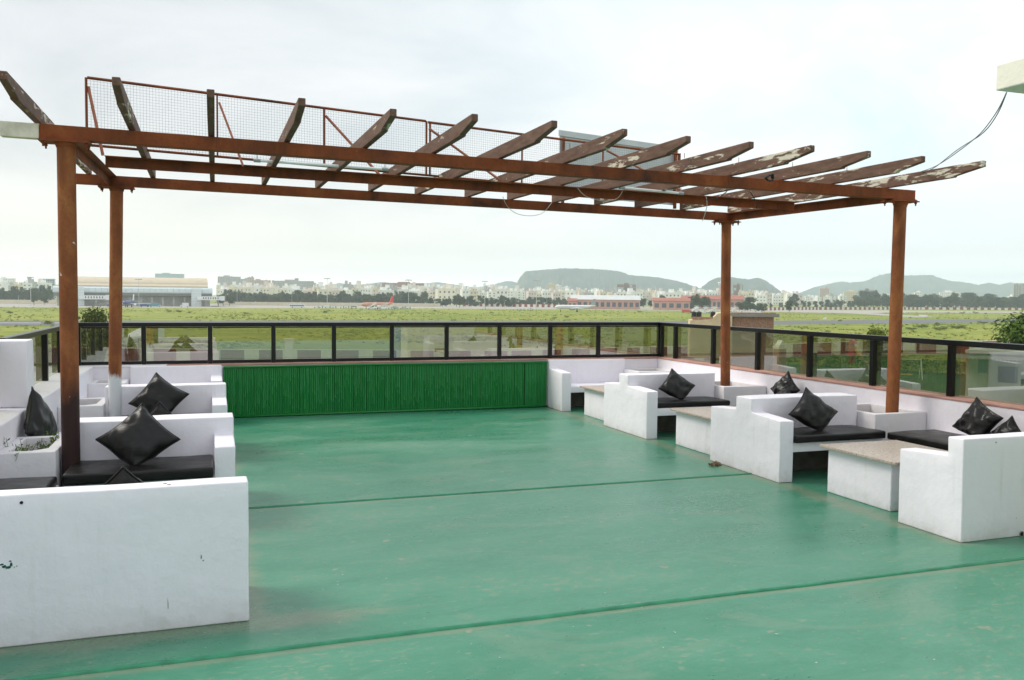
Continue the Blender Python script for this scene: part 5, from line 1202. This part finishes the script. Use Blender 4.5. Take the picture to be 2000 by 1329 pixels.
for k, lab in ((0, 'thin grey service wire sagging from the roof slab to the pergola'), (1, 'second thin service wire twisted beside the first')):
    pts = []
    for q in range(13):
        t = q/12; u = 1966+(1800-1966)*t
        c = [(1966, 181), (1951, 212), (1930, 244), (1908, 268), (1880, 290), (1848, 313), (1822, 328), (1800, 335)]
        v = next(b0+(d0-b0)*(a0-u)/(a0-c0) for (a0, b0), (c0, d0) in zip(c, c[1:]) if a0 >= u >= c0-1e-6)
        y = A_.y+(B_.y-A_.y)*t; pts.append(onz(u+k*3.5*math.sin(t*7), v+k*2.5*math.sin(t*9), y))
    cable(lab, pts, .0035, simple('wire_grey', (.17, .19, .24), .5, .1), 'service_wire', 'service wires')

# ------------------------------------------------------------------ wire mesh screen standing on the rafters
P0 = Vector((-.95, 8.40, 2.98)); P1 = Vector((5.47, 9.47, 2.935)); ZT0, ZT1 = 3.555, 3.47
ms = empty('mesh_screen', P0, 'welded wire mesh screen in rusty frames standing on the pergola', 'screen')
dv = Vector((P1.x-P0.x, P1.y-P0.y, 0)); LM = dv.length; dv.normalize(); nv = Vector((-dv.y, dv.x, 0))
def pm(s, h):      # s along (0..1), h height fraction
    zb = P0.z+(P1.z-P0.z)*s; zt_ = ZT0+(ZT1-ZT0)*s; q = P0+dv*(LM*s); return Vector((q.x, q.y, zb+(zt_-zb)*h))
def smesh(u):      # image column to fraction along the screen
    lo_, hi = -.1, 1.1
    for _ in range(40):
        mid = (lo_+hi)/2; p = pm(mid, 1); d = p-CAMP; uu = 1000+F_PX*d.dot(RT)/d.dot(FW)
        if uu < u: lo_ = mid
        else: hi = mid
    return lo_
b = MB(); nvw = int(LM/.0262); nh = 23
for i in range(nvw+1): s = i/nvw; b.tube([pm(s, 0), pm(s, 1)], .0010, 3, cap=False)
for j in range(nh+1):
    h = j/nh; b.tube([pm(q/12, h)+nv*.003*mnoise.noise(Vector((q, j*.3, 0))) for q in range(13)], .0010, 3, cap=False)
b.build('wire_grid', WIRE, ms)['kind'] = 'stuff'
def bar(a, c, r, nm, m, par=ms): b = MB(); b.tube([a, c], r, 4); return b.build(nm, m, par)
sj = smesh(834)
bar(pm(0, 1), pm(sj-.002, 1), .013, 'frame_bar', RUST); bar(pm(sj+.002, .985), pm(1, .985), .013, 'frame_bar', RUST)
bar(pm(0, 0), pm(sj, 0), .012, 'frame_bar', RUST); bar(pm(sj, 0), pm(1, 0), .012, 'frame_bar', RUST)
for u in (168, 424, 633, 833, 840, 1020, 1178, 1325): s = smesh(u); bar(pm(s, -.02), pm(s, 1), .011 if u not in (424, ) else .008, 'frame_post', RUST)
for u, u2, v2 in ((172, 201, 304), (428, 475, 325), (636, 744, 345), (838, 990, 362), (1185, 1330, 372)):
    s = smesh(u); a = pm(s, .87); bar(a, onz(u2, v2, 8.36 if u2 < 500 else a.y-.25), .013, 'brace', BRACE)
gs = empty('tin_sheet', (4.9, 9.9, 3), 'grey galvanised sheet board behind the right end of the wire mesh', 'sheet board')
a0 = onz(1093, 255, 10.05); a1 = onz(1320, 288, 10.05); a2 = onz(1320, 352, 10.05)
b = MB(); zl = 2.96
b.prism([(a0.x, zl), (a0.x, a0.z), (a1.x, a1.z), (a1.x, zl-.05)], 'y', 10.04, 10.055); b.build('sheet', TIN, gs)
b = MB(); b.prism([(a0.x-.02, a0.z-.07), (a0.x-.02, a0.z), (a1.x+.02, a1.z), (a1.x+.02, a1.z-.07)], 'y', 10.02, 10.037); b.build('top_flange', TIN, gs)
for x in (a0.x+.03, a1.x-.03): b = MB(); b.box(x-.015, x+.015, 9.98, 10.018, 2.86, a1.z); b.build('upright', RUST, gs)
b = MB(); pz = onz(1328, 300, 9.6); b.tube([pz+Vector((-.07, 0, -.02)), pz, pz+Vector((0, 0, -.45))], .011, 6); b.build('hook_bar', RUST, gs)

# ------------------------------------------------------------------ small marks and litter on the terrace
def blob(name, x, y, z, rx, rz_, m, parent, axis='y', n=9, seed=0):
    rg = random.Random(seed); b = MB(); P = []
    for i in range(n): a = 2*PI*i/n; q = rg.uniform(.5, 1.1); P.append((x+math.cos(a)*rx*q, z+math.sin(a)*rz_*q))
    b.prism(P, 'y', y-.002, y-.0002); return b.build(name, m, parent)
def onwall(u, v): return onz(u, v, 4.66)
for i, (u, v, rx, rz_) in enumerate([(3, 1103, .010, .006), (8, 1107, .012, .008), (17, 1108, .010, .010), (12, 1109, .004, .010), (20, 1096, .009, .004), (22, 1103, .006, .011), (28, 1108, .003, .003), (33, 1106, .004, .004)]):
    p = onwall(u, v); blob('paint_mark', p.x, 4.66, p.z, rx, rz_, GREENP, bL4, seed=i)
p = onwall(42, 982); b = MB(); b.tube([(p.x, 4.664, p.z), (p.x, 4.655, p.z)], .0075, 10); b.build('anchor_hole', DARKH, bL4)
for i, (u, v, rx, rz_) in enumerate([(393, 1088, .004, .012), (397, 1095, .006, .004), (328, 1180, .0022, .035), (322, 945, .012, .003), (330, 947, .014, .003)]):
    p = onwall(u, v); blob('scuff', p.x, 4.66, p.z, rx, rz_, SCUFF, bL4, seed=20+i)
p = onwall(1992, 1043); b = MB(); b.tube([(p.x+.012, 4.67, p.z), (p.x+.012, 4.654, p.z)], .020, 16); b.build('drain_pipe', AGRY, bR4); b = MB(); b.tube([(p.x+.012, 4.66, p.z), (p.x+.012, 4.6525, p.z)], .016, 16); b.build('drain_hole', DARKH, bR4)
for i, (u, v, rx, rz_) in enumerate([(1895, 1051, .010, .006), (1890, 1052, .006, .003), (1882, 1058, .008, .005), (1985, 1012, .003, .005), (1945, 865, .008, .008)]):
    p = onwall(u, v); blob('paint_mark', p.x, 4.66, p.z, rx, rz_, GREENP if v > 1040 else SCUFF, bR4, seed=40+i)
# dry crumpled leaf cluster by the bench foot
bm = bmesh.new(); rg = random.Random(5); c0 = ground(1398, 910, 0)
for i in range(46):
    p = c0+Vector((rg.gauss(0, .035), rg.gauss(0, .022), abs(rg.gauss(.012, .012)))); a = rg.uniform(0, 6.28); s = rg.uniform(.012, .032)
    x = Vector((math.cos(a), math.sin(a), rg.gauss(0, .5))).normalized()*s; y = Vector((-math.sin(a), math.cos(a), rg.gauss(0, .6))).normalized()*s*.55
    bm.faces.new([bm.verts.new(q) for q in (p-x, p+y+Vector((0, 0, .008)), p+x, p-y)])
tag(finish('dead_leaf_clump', bm, LEAFLIT), 'small brown clump of dead leaves at the foot of the front right double bench', 'leaf litter')
LIT = simple('pale_litter', (.62, .63, .55), .7, .2, 20)
bm = bmesh.new()
for i in range(40):
    u = rnd.uniform(500, 1700); v = rnd.uniform(835, 1320); p = ground(u, v, .004)
    if not (.3 < p.x < 4.9): continue
    a = rnd.uniform(0, 6.28); s = rnd.uniform(.0025, .006)*(2.0 if rnd.random() < .08 else 1); x = Vector((math.cos(a), math.sin(a), 0))*s; y = Vector((-math.sin(a), math.cos(a), 0))*s*rnd.uniform(.25, .7)
    bm.faces.new([bm.verts.new(q) for q in (p-x, p-y, p+x+Vector((0, 0, .003)), p+y)])
tag(finish('floor_litter', bm, LIT), 'tiny pale flecks and straws scattered over the green floor', 'litter', kind='stuff')

# ------------------------------------------------------------------ haze
hzb = MB(); hzb.box(-6200, 6200, -600, 8000, GZ-1.5, 240, M=Matrix.Rotation(-YAW, 4, 'Z'))
hm = bpy.data.materials.new('haze'); hm.use_nodes = True; ht = hm.node_tree; ht.nodes.clear()
ho = ht.nodes.new('ShaderNodeOutputMaterial'); pv = ht.nodes.new('ShaderNodeVolumePrincipled')
pv.inputs['Color'].default_value = (.80, .91, 1.0, 1); pv.inputs['Density'].default_value = .00019; pv.inputs['Anisotropy'].default_value = .35
ht.links.new(pv.outputs[0], ho.inputs['Volume'])
hob = hzb.build('haze', hm); hob['kind'] = 'stuff'
